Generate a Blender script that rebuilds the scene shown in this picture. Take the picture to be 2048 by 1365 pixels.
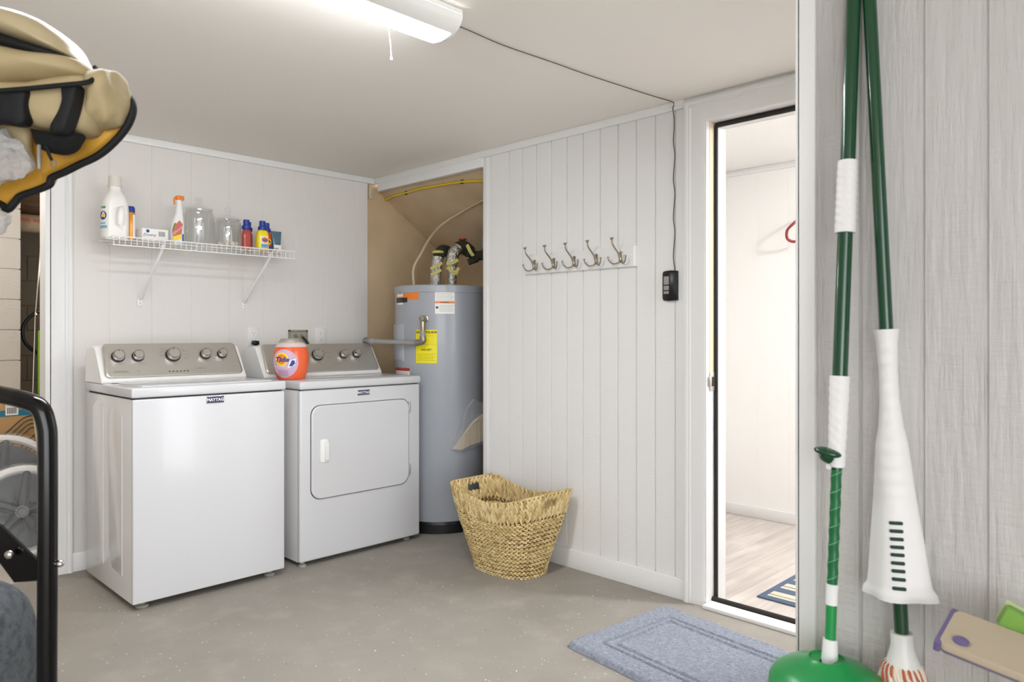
import bpy, bmesh, math, random
from mathutils import Vector, Matrix
random.seed(7)
for o in list(bpy.data.objects): bpy.data.objects.remove(o)
S = bpy.context.scene
COL = S.collection
PI = math.pi

# ------------------------------------------------------------------ camera, world, lights, exposure
TH = math.radians(44.6)
cd = bpy.data.cameras.new('camera'); cam = bpy.data.objects.new('camera', cd); COL.objects.link(cam)
cam.location = (0, 0, 1.15); cam.rotation_euler = (PI/2, 0, TH - PI/2)
cd.sensor_width = 36; cd.lens = 1460/2048*36; cd.shift_y = -15.5/2048
cd.clip_start = 0.05; cd.clip_end = 60
cd.dof.use_dof = True; cd.dof.focus_distance = 3.7; cd.dof.aperture_fstop = 7.5
S.camera = cam
vs = S.view_settings
vs.view_transform = 'Standard'; vs.look = 'None'; vs.gamma = 1; vs.use_curve_mapping = False
vs.exposure = 1.0
W = bpy.data.worlds.new('world'); S.world = W; W.use_nodes = True
W.node_tree.nodes['Background'].inputs[0].default_value = (0.95, 0.97, 1.0, 1)
W.node_tree.nodes['Background'].inputs[1].default_value = 2.3
LAMP = 27.0      # fluorescent ceiling fixture
HALL = 140.0      # unseen light added to brighten the hall
def area(name, loc, rot, sx, sy, power, col=(1, 1, 1)):
    l = bpy.data.lights.new(name, 'AREA'); l.shape = 'RECTANGLE'; l.size = sx; l.size_y = sy
    l.energy = power; l.color = col
    o = bpy.data.objects.new(name, l); COL.objects.link(o); o.location = loc; o.rotation_euler = rot
    return o
# fill panel added behind the camera, tilted up to lift the ceiling
area('rear_fill_panel', (-2.2, -3.0, 0.95), (PI/2 + 0.3, 0, TH - PI/2), 3.2, 1.8, 12, (0.95, 0.97, 1.0))
# light in the neighbouring storage room
pl = bpy.data.lights.new('storage_light', 'POINT'); pl.energy = 13; pl.shadow_soft_size = 0.1
po = bpy.data.objects.new('storage_light', pl); COL.objects.link(po); po.location = (0.3, 4.75, 1.95)
pl2 = bpy.data.lights.new('storage_back_fill', 'POINT'); pl2.energy = 4; pl2.shadow_soft_size = 0.1  # extra fill added to brighten the recess behind the block wall
po2 = bpy.data.objects.new('storage_back_fill', pl2); COL.objects.link(po2); po2.location = (1.75, 5.4, 1.7)

# ------------------------------------------------------------------ materials
def srgb(r, g, b):
    f = lambda c: (c/255/12.92) if c/255 <= 0.04045 else ((c/255+0.055)/1.055)**2.4
    return (f(r), f(g), f(b), 1)
MATS = {}
def mat(name, col, rough=0.5, metal=0.0, bump=None, var=None, trans=0, ior=1.45, emit=0, alpha=1, coat=0, sheen=0):
    """bump: list of (scale xyz, strength, distance); var: (colour2, scale xyz, low, high)"""
    if name in MATS: return MATS[name]
    m = bpy.data.materials.new(name); m.use_nodes = True; MATS[name] = m
    N = m.node_tree.nodes; L = m.node_tree.links; b = N['Principled BSDF']
    c = srgb(*col) if max(col) > 1 else (*col, 1)
    b.inputs['Base Color'].default_value = c
    b.inputs['Roughness'].default_value = rough; b.inputs['Metallic'].default_value = metal
    b.inputs['IOR'].default_value = ior
    if trans: b.inputs['Transmission Weight'].default_value = trans
    if alpha < 1: b.inputs['Alpha'].default_value = alpha
    if coat: b.inputs['Coat Weight'].default_value = coat
    if sheen: b.inputs['Sheen Weight'].default_value = sheen
    if emit:
        b.inputs['Emission Color'].default_value = c; b.inputs['Emission Strength'].default_value = emit
    def noise(sc, detail=4):
        tc = N.new('ShaderNodeTexCoord'); mp = N.new('ShaderNodeMapping'); mp.inputs['Scale'].default_value = sc
        g = N.new('ShaderNodeNewGeometry')
        L.new(g.outputs['Position'], mp.inputs['Vector'])
        t = N.new('ShaderNodeTexNoise'); t.inputs['Scale'].default_value = 1; t.inputs['Detail'].default_value = detail
        L.new(mp.outputs['Vector'], t.inputs['Vector'])
        return t
    if bump:
        prev = None
        for sc, st, dist in bump:
            t = noise(sc); bp = N.new('ShaderNodeBump')
            bp.inputs['Strength'].default_value = st; bp.inputs['Distance'].default_value = dist
            L.new(t.outputs['Fac'], bp.inputs['Height'])
            if prev: L.new(prev.outputs['Normal'], bp.inputs['Normal'])
            prev = bp
        L.new(prev.outputs['Normal'], b.inputs['Normal'])
    if var:
        src = None
        for c2, sc, lo, hi in (var if isinstance(var, list) else [var]):
            t = noise(sc, 6); r = N.new('ShaderNodeMapRange')
            r.inputs[1].default_value = lo; r.inputs[2].default_value = hi
            L.new(t.outputs['Fac'], r.inputs[0])
            mx = N.new('ShaderNodeMix'); mx.data_type = 'RGBA'
            L.new(r.outputs[0], mx.inputs[0])
            if src: L.new(src, mx.inputs[6])
            else: mx.inputs[6].default_value = c
            mx.inputs[7].default_value = srgb(*c2)
            src = mx.outputs[2]
        L.new(src, b.inputs['Base Color'])
    return m

WALLC = (232, 231, 229)
m_wall = mat('painted_siding', WALLC, 0.5, bump=[((14, 14, 220), 0.25, 0.004), ((120, 120, 6), 0.16, 0.004), ((60, 60, 60), 0.15, 0.003)])
m_wallb = mat('painted_back_siding', (224, 220, 215), 0.5, bump=[((90, 90, 5), 0.3, 0.004), ((30, 30, 200), 0.12, 0.003)])
m_part = mat('painted_rough_siding', (198, 195, 192), 0.42, bump=[((70, 70, 7), 0.85, 0.007), ((12, 12, 130), 0.3, 0.004), ((55, 55, 55), 0.45, 0.004)])
m_trim = mat('trim_paint', (231, 230, 228), 0.35, bump=[((30, 30, 30), 0.05, 0.002)])
m_ceil = mat('ceiling_paint', (244, 239, 231), 0.75, bump=[((50, 50, 50), 0.08, 0.002)])
m_hallwall = mat('hall_paint', (240, 238, 234), 0.5, bump=[((14, 14, 200), 0.12, 0.003)])
m_dark = mat('dark_seal_and_gap', (38, 35, 33), 0.6)
m_black = mat('black_plastic', (18, 18, 20), 0.35)
m_floor = mat('concrete', (150, 144, 135), 0.68, bump=[((60, 60, 60), 0.12, 0.002)],
              var=[((139, 133, 124), (1.6, 1.6, 1.6), 0.45, 0.7), ((160, 153, 144), (7, 7, 7), 0.5, 0.8), ((226, 222, 216), (70, 70, 70), 0.69, 0.705), ((112, 105, 96), (60, 60, 60), 0.70, 0.73)])
m_brown = mat('hardboard', (208, 184, 150), 0.72, bump=[((120, 120, 120), 0.25, 0.002)], var=((188, 164, 130), (3, 3, 3), 0.4, 0.7))
m_white = mat('white_enamel', (207, 207, 209), 0.22, coat=0.3)
m_side = mat('white_enamel_side', (222, 220, 218), 0.2, coat=0.3)
m_plast = mat('white_plastic', (236, 235, 232), 0.4)
m_steel = mat('brushed_steel', (200, 195, 187), 0.36, 0.75, bump=[((3, 3, 500), 0.04, 0.001)])
m_chrome = mat('chrome', (205, 203, 200), 0.12, 1.0)
m_nickel = mat('satin_nickel', (176, 168, 155), 0.28, 1.0)
m_tank = mat('grey_tank_paint', (163, 167, 174), 0.33, coat=0.2, bump=[((150, 150, 150), 0.04, 0.001)])
m_green = mat('green_pole', (10, 66, 38), 0.2, coat=0.5)
m_green2 = mat('green_plastic', (32, 142, 72), 0.3)
m_grip = mat('white_grip', (232, 231, 230), 0.45)
def thin_glass():
    m = bpy.data.materials.new('jar_glass'); m.use_nodes = True; N = m.node_tree.nodes; L = m.node_tree.links
    N.remove(N['Principled BSDF']); out = N['Material Output']
    tr = N.new('ShaderNodeBsdfTransparent'); tr.inputs[0].default_value = (0.965, 0.972, 0.97, 1)
    gl = N.new('ShaderNodeBsdfGlossy'); gl.inputs['Roughness'].default_value = 0.03; gl.inputs[0].default_value = (1, 1, 1, 1)
    lw = N.new('ShaderNodeLayerWeight'); lw.inputs[0].default_value = 0.5; pw = N.new('ShaderNodeMath'); pw.operation = 'POWER'; pw.inputs[1].default_value = 2.4
    L.new(lw.outputs['Facing'], pw.inputs[0]); fr = N.new('ShaderNodeMapRange'); fr.inputs[3].default_value = 0.05; fr.inputs[4].default_value = 0.55; L.new(pw.outputs[0], fr.inputs[0]); mx = N.new('ShaderNodeMixShader')
    L.new(fr.outputs[0], mx.inputs[0]); L.new(tr.outputs[0], mx.inputs[1]); L.new(gl.outputs[0], mx.inputs[2]); L.new(mx.outputs[0], out.inputs[0])
    return m
m_glass = thin_glass()
m_film = mat('clear_film', (245, 247, 250), 0.10, alpha=0.16, bump=[((30, 30, 30), 1.0, 0.03)])
m_blue = mat('label_blue', (36, 62, 150), 0.4)
m_yel = mat('label_yellow', (250, 214, 40), 0.4)
m_org = mat('orange_plastic', (232, 98, 50), 0.25, coat=0.4)
m_lorg = mat('label_orange', (238, 132, 48), 0.45)
m_paper = mat('label_white', (238, 236, 232), 0.5)
m_ink = mat('ink_dark', (40, 38, 42), 0.5)
m_inkg = mat('ink_grey', (120, 116, 112), 0.5)
m_red = mat('red_plastic', (178, 52, 48), 0.35)
m_dred = mat('red_maroon', (140, 52, 50), 0.35)
m_straw = mat('woven_water_hyacinth', (206, 178, 120), 0.6, bump=[((300, 300, 300), 0.2, 0.002)],
              var=[((176, 142, 86), (38, 38, 38), 0.45, 0.68), ((232, 212, 160), (55, 55, 55), 0.52, 0.72), ((150, 118, 68), (70, 70, 70), 0.6, 0.75)])
m_strawd = mat('woven_gap_shade', (104, 80, 48), 0.85)  # lining colour darkened to put shade into the gaps between strands
STRAW = [mat('straw_'+n_, c_, 0.6, bump=[((300, 300, 300), 0.25, 0.002)]) for n_, c_ in (('pale', (224, 203, 152)), ('mid', (212, 188, 134)), ('tan', (200, 174, 120)), ('brown', (176, 147, 96)))]

# ------------------------------------------------------------------ mesh builder
def sm(o):
    for p in o.data.polygons: p.use_smooth = True
class MB:
    def __init__(s, *mats):
        s.bm = bmesh.new(); s.mats = list(mats); s.mi = 0; s.sharp = []
    def use(s, i): s.mi = i; return s
    def face(s, pts):
        v = [s.bm.verts.new(p) for p in pts]
        f = s.bm.faces.new(v); f.material_index = s.mi; return f
    def loft(s, rings, cap=True, closed=True, loop=False, smooth=True):
        R = [[s.bm.verts.new(p) for p in r] for r in rings]
        n = len(R[0]); K = len(R)
        for a in range(K if loop else K-1):
            A, B = R[a], R[(a+1) % K]
            for i in range(n if closed else n-1):
                j = (i+1) % n
                f = s.bm.faces.new((A[i], A[j], B[j], B[i])); f.material_index = s.mi; f.smooth = smooth
        if cap and not loop:
            for r in (R[0][::-1], R[-1]):
                try:
                    f = s.bm.faces.new(r); f.material_index = s.mi
                except Exception: pass
        return s
    def box(s, x0, x1, y0, y1, z0, z1, bev=0, seg=2):
        P = [(x0,y0,z0),(x1,y0,z0),(x1,y1,z0),(x0,y1,z0),(x0,y0,z1),(x1,y0,z1),(x1,y1,z1),(x0,y1,z1)]
        v = [s.bm.verts.new(p) for p in P]; fs = []
        for q in ((0,3,2,1),(4,5,6,7),(0,1,5,4),(1,2,6,5),(2,3,7,6),(3,0,4,7)):
            f = s.bm.faces.new([v[i] for i in q]); f.material_index = s.mi; fs.append(f)
        if bev:
            e = list({ed for f in fs for ed in f.edges})
            r = bmesh.ops.bevel(s.bm, geom=e, offset=bev, segments=seg, profile=0.5, affect='EDGES', clamp_overlap=True)
            for f in r['faces']: f.material_index = s.mi; f.smooth = True
        return s
    def tube(s, pts, r, n=10, cap=True, ref=None, flat=1.0, loop=False):
        pts = [Vector(p) for p in pts]; K = len(pts)
        rr = r if isinstance(r, (list, tuple)) else [r]*K
        T = []
        for i in range(K):
            if loop: t = pts[(i+1) % K] - pts[i-1]
            else: t = pts[min(i+1, K-1)] - pts[max(i-1, 0)]
            T.append(t.normalized())
        u = Vector(ref) if ref else (Vector((0,0,1)) if abs(T[0].z) < 0.9 else Vector((1,0,0)))
        rings = []
        for i in range(K):
            u = (u - T[i]*u.dot(T[i])); u.normalize(); w = T[i].cross(u)
            rings.append([pts[i] + u*(math.cos(2*PI*k/n)*rr[i]) + w*(math.sin(2*PI*k/n)*rr[i]*flat) for k in range(n)])
        return s.loft(rings, cap=cap, loop=loop)
    def lathe(s, prof, c=(0,0,0), n=32, axis='z', sx=1, sy=1, cap=True, U=None, V=None, A=None):
        c = Vector(c)
        if A is None:
            A = {'z': Vector((0,0,1)), 'y': Vector((0,1,0)), 'x': Vector((1,0,0))}[axis]
            U = {'z': Vector((1,0,0)), 'y': Vector((1,0,0)), 'x': Vector((0,1,0))}[axis]; V = A.cross(U)
        rings = [[c + A*z + U*(math.cos(2*PI*k/n)*r*sx) + V*(math.sin(2*PI*k/n)*r*sy) for k in range(n)] for r, z in prof]
        return s.loft(rings, cap=cap)
    def prism(s, outline, f3, depths, cap=True, smooth=False):
        """outline: 2D points, f3(u,v,w)->3D; depths: list of (w, inset scale pairs)"""
        cx = sum(p[0] for p in outline)/len(outline); cy = sum(p[1] for p in outline)/len(outline)
        rings = []
        for w, ins in depths:
            r = []
            for (x, y) in outline:
                dx, dy = x-cx, y-cy; l = math.hypot(dx, dy) or 1
                r.append(f3(x - dx/l*ins, y - dy/l*ins, w))
            rings.append(r)
        return s.loft(rings, cap=cap, smooth=smooth)
    def pillow(s, out, thick, nk=6, p=0.5):
        """closed cushion from a planar outline of 3D points"""
        out = [Vector(q) for q in out]; c = sum(out, Vector())/len(out)
        nrm = Vector()
        for i in range(len(out)): nrm += (out[i]-c).cross(out[(i+1) % len(out)]-c)
        nrm.normalize(); rings = []
        ks = [math.sin(PI/2*(i+0.35)/(nk+0.35)) for i in range(nk+1)]
        for k in ks[:-1]: rings.append([c+(q-c)*k + nrm*thick*(1-k*k)**p for q in out])
        rings.append(out)
        for k in ks[:-1][::-1]: rings.append([c+(q-c)*k - nrm*thick*(1-k*k)**p for q in out])
        return s.loft(rings)
    def ell(s, c, r, U, V, Wd, n=6, m=4):
        c = Vector(c); rings = []
        for i in range(1, m):
            a = PI*i/m
            rings.append([c + U*(-math.cos(a)*r[0]) + V*(math.sin(a)*math.cos(2*PI*k/n)*r[1]) + Wd*(math.sin(a)*math.sin(2*PI*k/n)*r[2]) for k in range(n)])
        R = [[s.bm.verts.new(p) for p in q] for q in rings]
        for a in range(len(R)-1):
            for i in range(n):
                f = s.bm.faces.new((R[a][i], R[a][(i+1)%n], R[a+1][(i+1)%n], R[a+1][i])); f.material_index = s.mi; f.smooth = True
        p0 = s.bm.verts.new(c - U*r[0]); p1 = s.bm.verts.new(c + U*r[0])
        for i in range(n):
            f = s.bm.faces.new((p0, R[0][(i+1)%n], R[0][i])); f.material_index = s.mi; f.smooth = True
            f = s.bm.faces.new((p1, R[-1][i], R[-1][(i+1)%n])); f.material_index = s.mi; f.smooth = True
        return s
    # 2D decals mapped on to a surface by f3(u,v)
    def rect(s, u0, u1, v0, v1, f3, nu=1, nv=1):
        for i in range(nu):
            for j in range(nv):
                a, b = u0+(u1-u0)*i/nu, u0+(u1-u0)*(i+1)/nu; c, d = v0+(v1-v0)*j/nv, v0+(v1-v0)*(j+1)/nv
                s.face([f3(a,c), f3(b,c), f3(b,d), f3(a,d)])
        return s
    def blob(s, pts, f3): s.face([f3(*p) for p in pts]); return s
    def disc(s, u, v, r, f3, n=24, sy=1):
        s.face([f3(u+math.cos(2*PI*k/n)*r, v+math.sin(2*PI*k/n)*r*sy) for k in range(n)]); return s
    def text(s, txt, u, v, size, f3, align='CENTER', sx=1.0, shear=0, bold=0):
        cu = bpy.data.curves.new('t', 'FONT'); cu.body = txt; cu.size = size; cu.align_x = align; cu.align_y = 'CENTER'
        cu.resolution_u = 2; cu.shear = shear; cu.offset = bold
        ob = bpy.data.objects.new('t', cu); me = ob.to_mesh()
        vs_ = [s.bm.verts.new(f3(u + q.co.x*sx, v + q.co.y)) for q in me.vertices]
        for p in me.polygons:
            try:
                f = s.bm.faces.new([vs_[i] for i in p.vertices]); f.material_index = s.mi
            except Exception: pass
        ob.to_mesh_clear(); bpy.data.objects.remove(ob); bpy.data.curves.remove(cu)
        return s
    def xform(s, M):
        bmesh.ops.transform(s.bm, matrix=M, verts=s.bm.verts[:]); return s
    def build(s, name, parent=None, label=None, normals=True, weld=False):
        if weld: bmesh.ops.remove_doubles(s.bm, verts=s.bm.verts[:], dist=1e-5)
        if normals: bmesh.ops.recalc_face_normals(s.bm, faces=s.bm.faces[:])
        me = bpy.data.meshes.new(name)
        if parent is not None:
            b = Vector(parent['_b']) if '_b' in parent.keys() else Vector()
        else:
            xs = [v.co for v in s.bm.verts]
            b = Vector(((min(c.x for c in xs)+max(c.x for c in xs))/2, (min(c.y for c in xs)+max(c.y for c in xs))/2, min(c.z for c in xs)))
        bmesh.ops.translate(s.bm, vec=-b, verts=s.bm.verts[:])
        s.bm.to_mesh(me); s.bm.free()
        for m in s.mats: me.materials.append(m)
        me.set_sharp_from_angle(angle=math.radians(38))
        o = bpy.data.objects.new(name, me); COL.objects.link(o)
        if parent is not None: o.parent = parent
        else: o.location = b
        o['_b'] = list(b)
        if label: o['label'] = label
        return o
def tag(o, label=None, cat=None, group=None, kind=None):
    if label: o['label'] = label
    if cat: o['category'] = cat
    if group: o['group'] = group
    if kind: o['kind'] = kind
    return o
def thing(name, base, label, cat, group=None):
    o = bpy.data.objects.new(name, None); COL.objects.link(o); o.location = base; o['_b'] = list(base)
    o.empty_display_size = 0.05
    return tag(o, label, cat, group)
def struct(name, mb, parent=None, **k):
    o = mb.build(name, parent, **k)
    if parent is None: o['kind'] = 'structure'
    return o
def sroot(name, base):
    o = bpy.data.objects.new(name, None); COL.objects.link(o); o.location = base; o['_b'] = list(base); o['kind'] = 'structure'
    return o
def rrect(w, h, r, n=6, cx=0, cy=0):
    """outline of a rounded rectangle; r one radius or four (bl, br, tr, tl)"""
    rs = r if isinstance(r, (list, tuple)) else [r]*4
    P = []
    for (sx, sy, a0, q) in ((-1,-1,PI,rs[0]), (1,-1,1.5*PI,rs[1]), (1,1,0,rs[2]), (-1,1,PI/2,rs[3])):
        ox, oy = cx+sx*(w/2-q), cy+sy*(h/2-q)
        for i in range(n+1):
            a = a0 + PI/2*i/n; P.append((ox+math.cos(a)*q, oy+math.sin(a)*q))
    return P
def onY(y, s=1):   # map (u,v,w): x=u, z=v, depth w toward -y
    return lambda u, v, w=0: (u, y - w*s, v)
def onX(x):        # wall facing -x: u = y mirrored so text reads left to right
    return lambda u, v, w=0: (x - w, u, v)
def smooth_path(pts, k=6):
    pts = [Vector(p) for p in pts]; out = []
    P = [pts[0]*2-pts[1]] + pts + [pts[-1]*2-pts[-2]]
    for i in range(1, len(P)-2):
        for j in range(k):
            t = j/k; a, b, c, d = P[i-1], P[i], P[i+1], P[i+2]
            out.append(0.5*((2*b)+(c-a)*t+(2*a-5*b+4*c-d)*t*t+(3*b-a-3*c+d)*t*t*t))
    out.append(pts[-1]); return out

def carve(o, cutter):
    """subtract a closed builder's shape from an object's mesh, for good"""
    off = o.matrix_basis.translation if o.parent is None else o.parent.location
    c = cutter.build('cutter'); m = o.modifiers.new('cut', 'BOOLEAN'); m.object = c; m.operation = 'DIFFERENCE'; m.solver = 'EXACT'
    bpy.context.view_layer.update(); dg = bpy.context.evaluated_depsgraph_get()
    me = bpy.data.meshes.new_from_object(o.evaluated_get(dg)); o.modifiers.clear()
    if len(me.polygons) > 20: o.data = me
    bpy.data.objects.remove(c)
# ------------------------------------------------------------------ the room
XW, YW, H = 2.76, 3.98, 2.155
HF = 2.18
# floors
struct('floor', MB(m_floor).box(-3.2, XW, -3.2, YW, -0.1, 0))
struct('floor_closet', MB(m_floor).box(XW, 3.40, 2.55, YW+0.1, -0.1, 0))
struct('floor_storage', MB(mat('storage_floor', (190, 184, 174), 0.7, bump=[((40,40,40), 0.2, 0.003)])).box(-1.6, 2.2, YW, 6.9, -0.1, 0.0))
# hall floor planks
m_plank = mat('pale_laminate', (196, 186, 177), 0.45, bump=[((2, 60, 60), 0.05, 0.002)], var=[((180, 170, 162), (1.5, 22, 5), 0.42, 0.66), ((210, 202, 194), (2, 9, 5), 0.5, 0.7)])
mb = MB(m_plank)
y = -1.6; k = 0
while y < 2.44:
    x = XW + 0.075; off = (k*0.43) % 1.2
    edges = [x]
    xx = x + 1.2 - off
    while xx < 4.25: edges.append(xx); xx += 1.2
    edges.append(4.29)
    for a, b in zip(edges, edges[1:]): mb.box(a+0.0006, b-0.0006, y+0.0006, min(y+0.15, 2.45)-0.0006, -0.02, 0.004)
    y += 0.15; k += 1
struct('floor_hall', mb)
# ceilings
struct('ceiling', MB(m_ceil).box(-3.2, XW+0.12, -1.4, YW+0.14, H, H+0.1))
struct('ceiling_hall', MB(m_hallwall).box(XW+0.12, 4.39, -1.6, 2.55, HF, HF+0.1))
struct('ceiling_storage', MB(m_brown).box(-1.6, 2.2, YW+0.14, 6.9, 2.3, 2.4))

def grooved(mb, face_at, fixed_back, a0, a1, grooves, z0, z1, gw, gd, axis):
    """wall slab running along an axis with V grooves cut in its front face"""
    pts = [(a0, 0)]
    for g in sorted(grooves): pts += [(g-gw/2, 0), (g-gw/5, gd), (g+gw/5, gd), (g+gw/2, 0)]
    pts.append((a1, 0)); pts += [(a1, fixed_back), (a0, fixed_back)]
    def at(p, z): return (face_at+p[1], p[0], z) if axis == 'y' else (p[0], face_at+p[1], z)
    mb.loft([[at(p, z0) for p in pts], [at(p, z1) for p in pts]], smooth=False)
    return mb
# back wall, with painted siding to x = 2.705 and hardboard beyond it in the closet
struct('wall_back', grooved(MB(m_wallb), YW, 0.14, 0.925, 2.705, [1.18, 1.38, 1.581, 1.79, 1.99, 2.192, 2.40, 2.60], 0, H, 0.004, 0.0022, 'x'))
struct('wall_back_head', MB(m_wallb).box(-0.05, 0.925, YW, YW+0.14, 2.05, H))
struct('wall_back_left', MB(m_wallb).box(-3.2, 0.02, YW, YW+0.14, 0, 2.05))
# hook wall
yg = [2.743, 2.645, 2.545, 2.442, 2.340, 2.238, 2.134, 2.030, 1.928, 1.826, 1.724]
struct('wall_right', grooved(MB(m_wall), XW, 0.11, 1.58, 2.943, yg+[2.882], 0, H, 0.007, 0.0065, 'y'))
struct('wall_right_head', MB(m_wall).box(XW, XW+0.11, 0.74, 1.58, 2.05, H))
struct('wall_right_end', MB(m_wall).box(XW, XW+0.11, -1.5, 0.74, 0, H))
struct('wall_right_corner', MB(m_trim).box(XW-0.003, XW+0.02, 2.905, 2.943, 0.09, 2.118, 0.001))
struct('wall_front_blocker', MB(m_wallb).box(0.35, 1.45, -1.4, -1.3, 0, H))  # unseen wall added behind the camera to keep world light off the partition
struct('wall_left_blocker', MB(m_wallb).box(-3.1, -3.0, -1.4, YW, 0, H))  # unseen side closed off to cut the light reaching the partition
# partition the mops hang on
pg = [0.501+0.1016*0, 0.395, 0.297, 0.196, 0.095, -0.006]
struct('wall_partition', grooved(MB(m_part), 1.45, 0.12, -1.4, 0.612, pg, 0, H, 0.008, 0.004, 'y'))
struct('trim_1', MB(m_trim).box(1.437, 1.45, 0.583, 0.618, 0, H, 0.002).box(1.437, 1.575, 0.612, 0.622, 0, H, 0.002))
# closet shell
struct('wall_closet_side', MB(m_brown).box(2.705, 3.121, YW+0.006, YW+0.14, 0, H).box(3.123, 3.5, YW+0.006, YW+0.14, 0, H))
struct('wall_closet_rear', MB(m_brown).box(3.36, 3.40, 2.5, YW+0.006, 0, 1.75))
struct('wall_closet_right', MB(m_brown).box(XW+0.11, 3.40, 2.5, 2.55, 0, 2.2))
SL = lambda x: 2.08 - 0.69*(x-2.79)
mb = MB(m_brown); x0, x1 = XW+0.031, 3.42
mb.loft([[(x0, 2.56, SL(x0)), (x1, 2.56, SL(x1)), (x1, 2.56, SL(x1)+0.03), (x0, 2.56, SL(x0)+0.03)], [(x0, YW+0.006, SL(x0)), (x1, YW+0.006, SL(x1)), (x1, YW+0.006, SL(x1)+0.03), (x0, YW+0.006, SL(x0)+0.03)]], smooth=False)
struct('ceiling_closet', mb)
struct('trim_2', MB(m_trim).box(XW-0.012, XW+0.03, 2.943, 3.93, 2.068, 2.12, 0.002))
# crown strips
struct('trim_3', MB(m_trim).box(XW-0.014, XW, 1.675, YW, 2.118, H, 0.003))
struct('trim_4', MB(m_trim).box(1.0, XW-0.014, YW-0.014, YW, 2.118, H, 0.003))
# torn drywall scrap in the closet's top corner
struct('trim_5', MB(mat('bare_lath', (196, 180, 152), 0.8, bump=[((60,60,60),0.6,0.01)])).box(2.712, 2.742, YW-0.012, YW+0.004, 2.02, 2.112, 0.003))
# baseboards
struct('baseboard_right', MB(m_trim).box(XW-0.014, XW, 1.672, 2.943, 0, 0.092, 0.003))
struct('baseboard_back', MB(m_trim).box(1.014, 2.705, YW-0.014, YW, 0, 0.092, 0.003))

# ------------------------------------------------------------------ door_1: doorway to the hall
d1 = sroot('door_1', (XW, 1.2, 0))
def casing_profile(w, t=0.018):   # stepped colonial profile across the width (0 = outer edge)
    return [(0, 0), (0, t), (0.006, t+0.002), (0.016, t), (0.019, t-0.003), (0.028, t-0.002), (0.032, t-0.006), (0.05, t-0.007), (w-0.012, t-0.010), (w-0.004, t-0.012), (w, 0.004), (w, 0)]
cp = casing_profile(0.092)
mb = MB(m_trim); yo = 1.672; ho = 2.1395; dh = 0.092
mb.loft([[(XW-t, yo-u, 0) for u, t in cp], [(XW-t, yo-u, ho-u) for u, t in cp], [(XW-t, 0.66+u, ho-u) for u, t in cp], [(XW-t, 0.66+u, 0) for u, t in cp]], smooth=False)
mb.build('casing', d1)
mb = MB(m_trim)
mb.box(XW, 2.90, 1.574, 1.60, 0, 2.047, 0.001).box(XW, 2.90, 0.73, 0.75, 0, 2.047).box(XW, 2.90, 0.75, 1.574, 2.047, 2.065)
mb.box(2.833, 2.90, 1.560, 1.574, 0, 2.047, 0.001).box(2.833, 2.90, 0.75, 1.56, 2.033, 2.047, 0.001)
mb.build('jamb', d1)
mb = MB(mat('bare_jamb_wood', (226, 205, 172), 0.55, bump=[((60, 60, 4), 0.2, 0.002)]))
mb.box(2.785, 2.822, 1.5725, 1.5745, 0.95, 2.046); mb.build('bare_wood_patch', d1, label='unpainted pale wood strip on the jamb')
mb = MB(m_dark)
mb.tube([(2.828, 1.566, 0.02), (2.828, 1.566, 2.035)], 0.0085, 8).tube([(2.828, 1.566, 2.036), (2.828, 0.75, 2.036)], 0.0105, 8)
mb.build('weatherstrip', d1)
mb = MB(m_paper); mb.box(2.725, 2.80, 0.75, 1.574, 0, 0.016, 0.003); 
mb.build('threshold', d1, label='pale aluminium threshold plate')
mb = MB(m_dark); mb.tube([(2.812, 1.572, 0.020), (2.812, 0.75, 0.020)], 0.012, 8).box(2.80, 2.836, 0.75, 1.572, 0, 0.012); mb.build('threshold_seal', d1)
mb = MB(m_steel, m_dark); mb.box(2.785, 2.824, 1.5685, 1.5755, 0.905, 0.985, 0.002); mb.use(1).box(2.795, 2.815, 1.5675, 1.570, 0.925, 0.965); mb.use(0).box(2.772, 2.786, 1.562, 1.574, 0.925, 0.968, 0.003)
mb.build('strike_plate', d1)

# ------------------------------------------------------------------ hall beyond
struct('wall_hall', grooved(MB(m_hallwall), 4.29, 0.1, -1.6, 2.55, [i*0.2-1.5 for i in range(20)], 0, HF, 0.004, 0.0015, 'y'))
struct('wall_hall_side', MB(m_hallwall).box(XW+0.14, 4.29, 2.45, 2.50, 0, HF))
struct('wall_hall_near', MB(m_hallwall).box(XW+0.111, XW+0.14, 1.60, 2.45, 0, HF).box(XW+0.111, XW+0.14, 0.72, 1.60, 2.065, HF).box(XW+0.111, XW+0.14, -1.6, 0.73, 0, HF))
struct('wall_hall_end', MB(m_hallwall).box(XW+0.14, 4.29, -1.65, -1.6, 0, HF))
struct('baseboard_hall', MB(m_trim).box(4.276, 4.29, -1.6, 2.45, 0.004, 0.075, 0.004))
struct('trim_6', MB(m_trim).box(4.278, 4.29, -1.6, 2.45, 2.145, HF, 0.003))
t = thing('hall_fill_light', (3.55, 0.35, HF), 'unseen round ceiling light added to brighten the hall beyond the doorway', 'ceiling light')  # fixture added out of view as the hall's light source
MB(m_white).lathe([(0.01, HF), (0.15, HF), (0.155, HF-0.02), (0.14, HF-0.03), (0.01, HF-0.03)], (3.55, 0.35, 0)).build('base_plate', t)
MB(mat('lit_diffuser', (250, 251, 255), 0.5, emit=HALL)).lathe([(0.01, HF-0.031), (0.135, HF-0.031), (0.12, HF-0.06), (0.07, HF-0.08), (0.01, HF-0.085)], (3.55, 0.35, 0)).build('diffuser', t)
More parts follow.
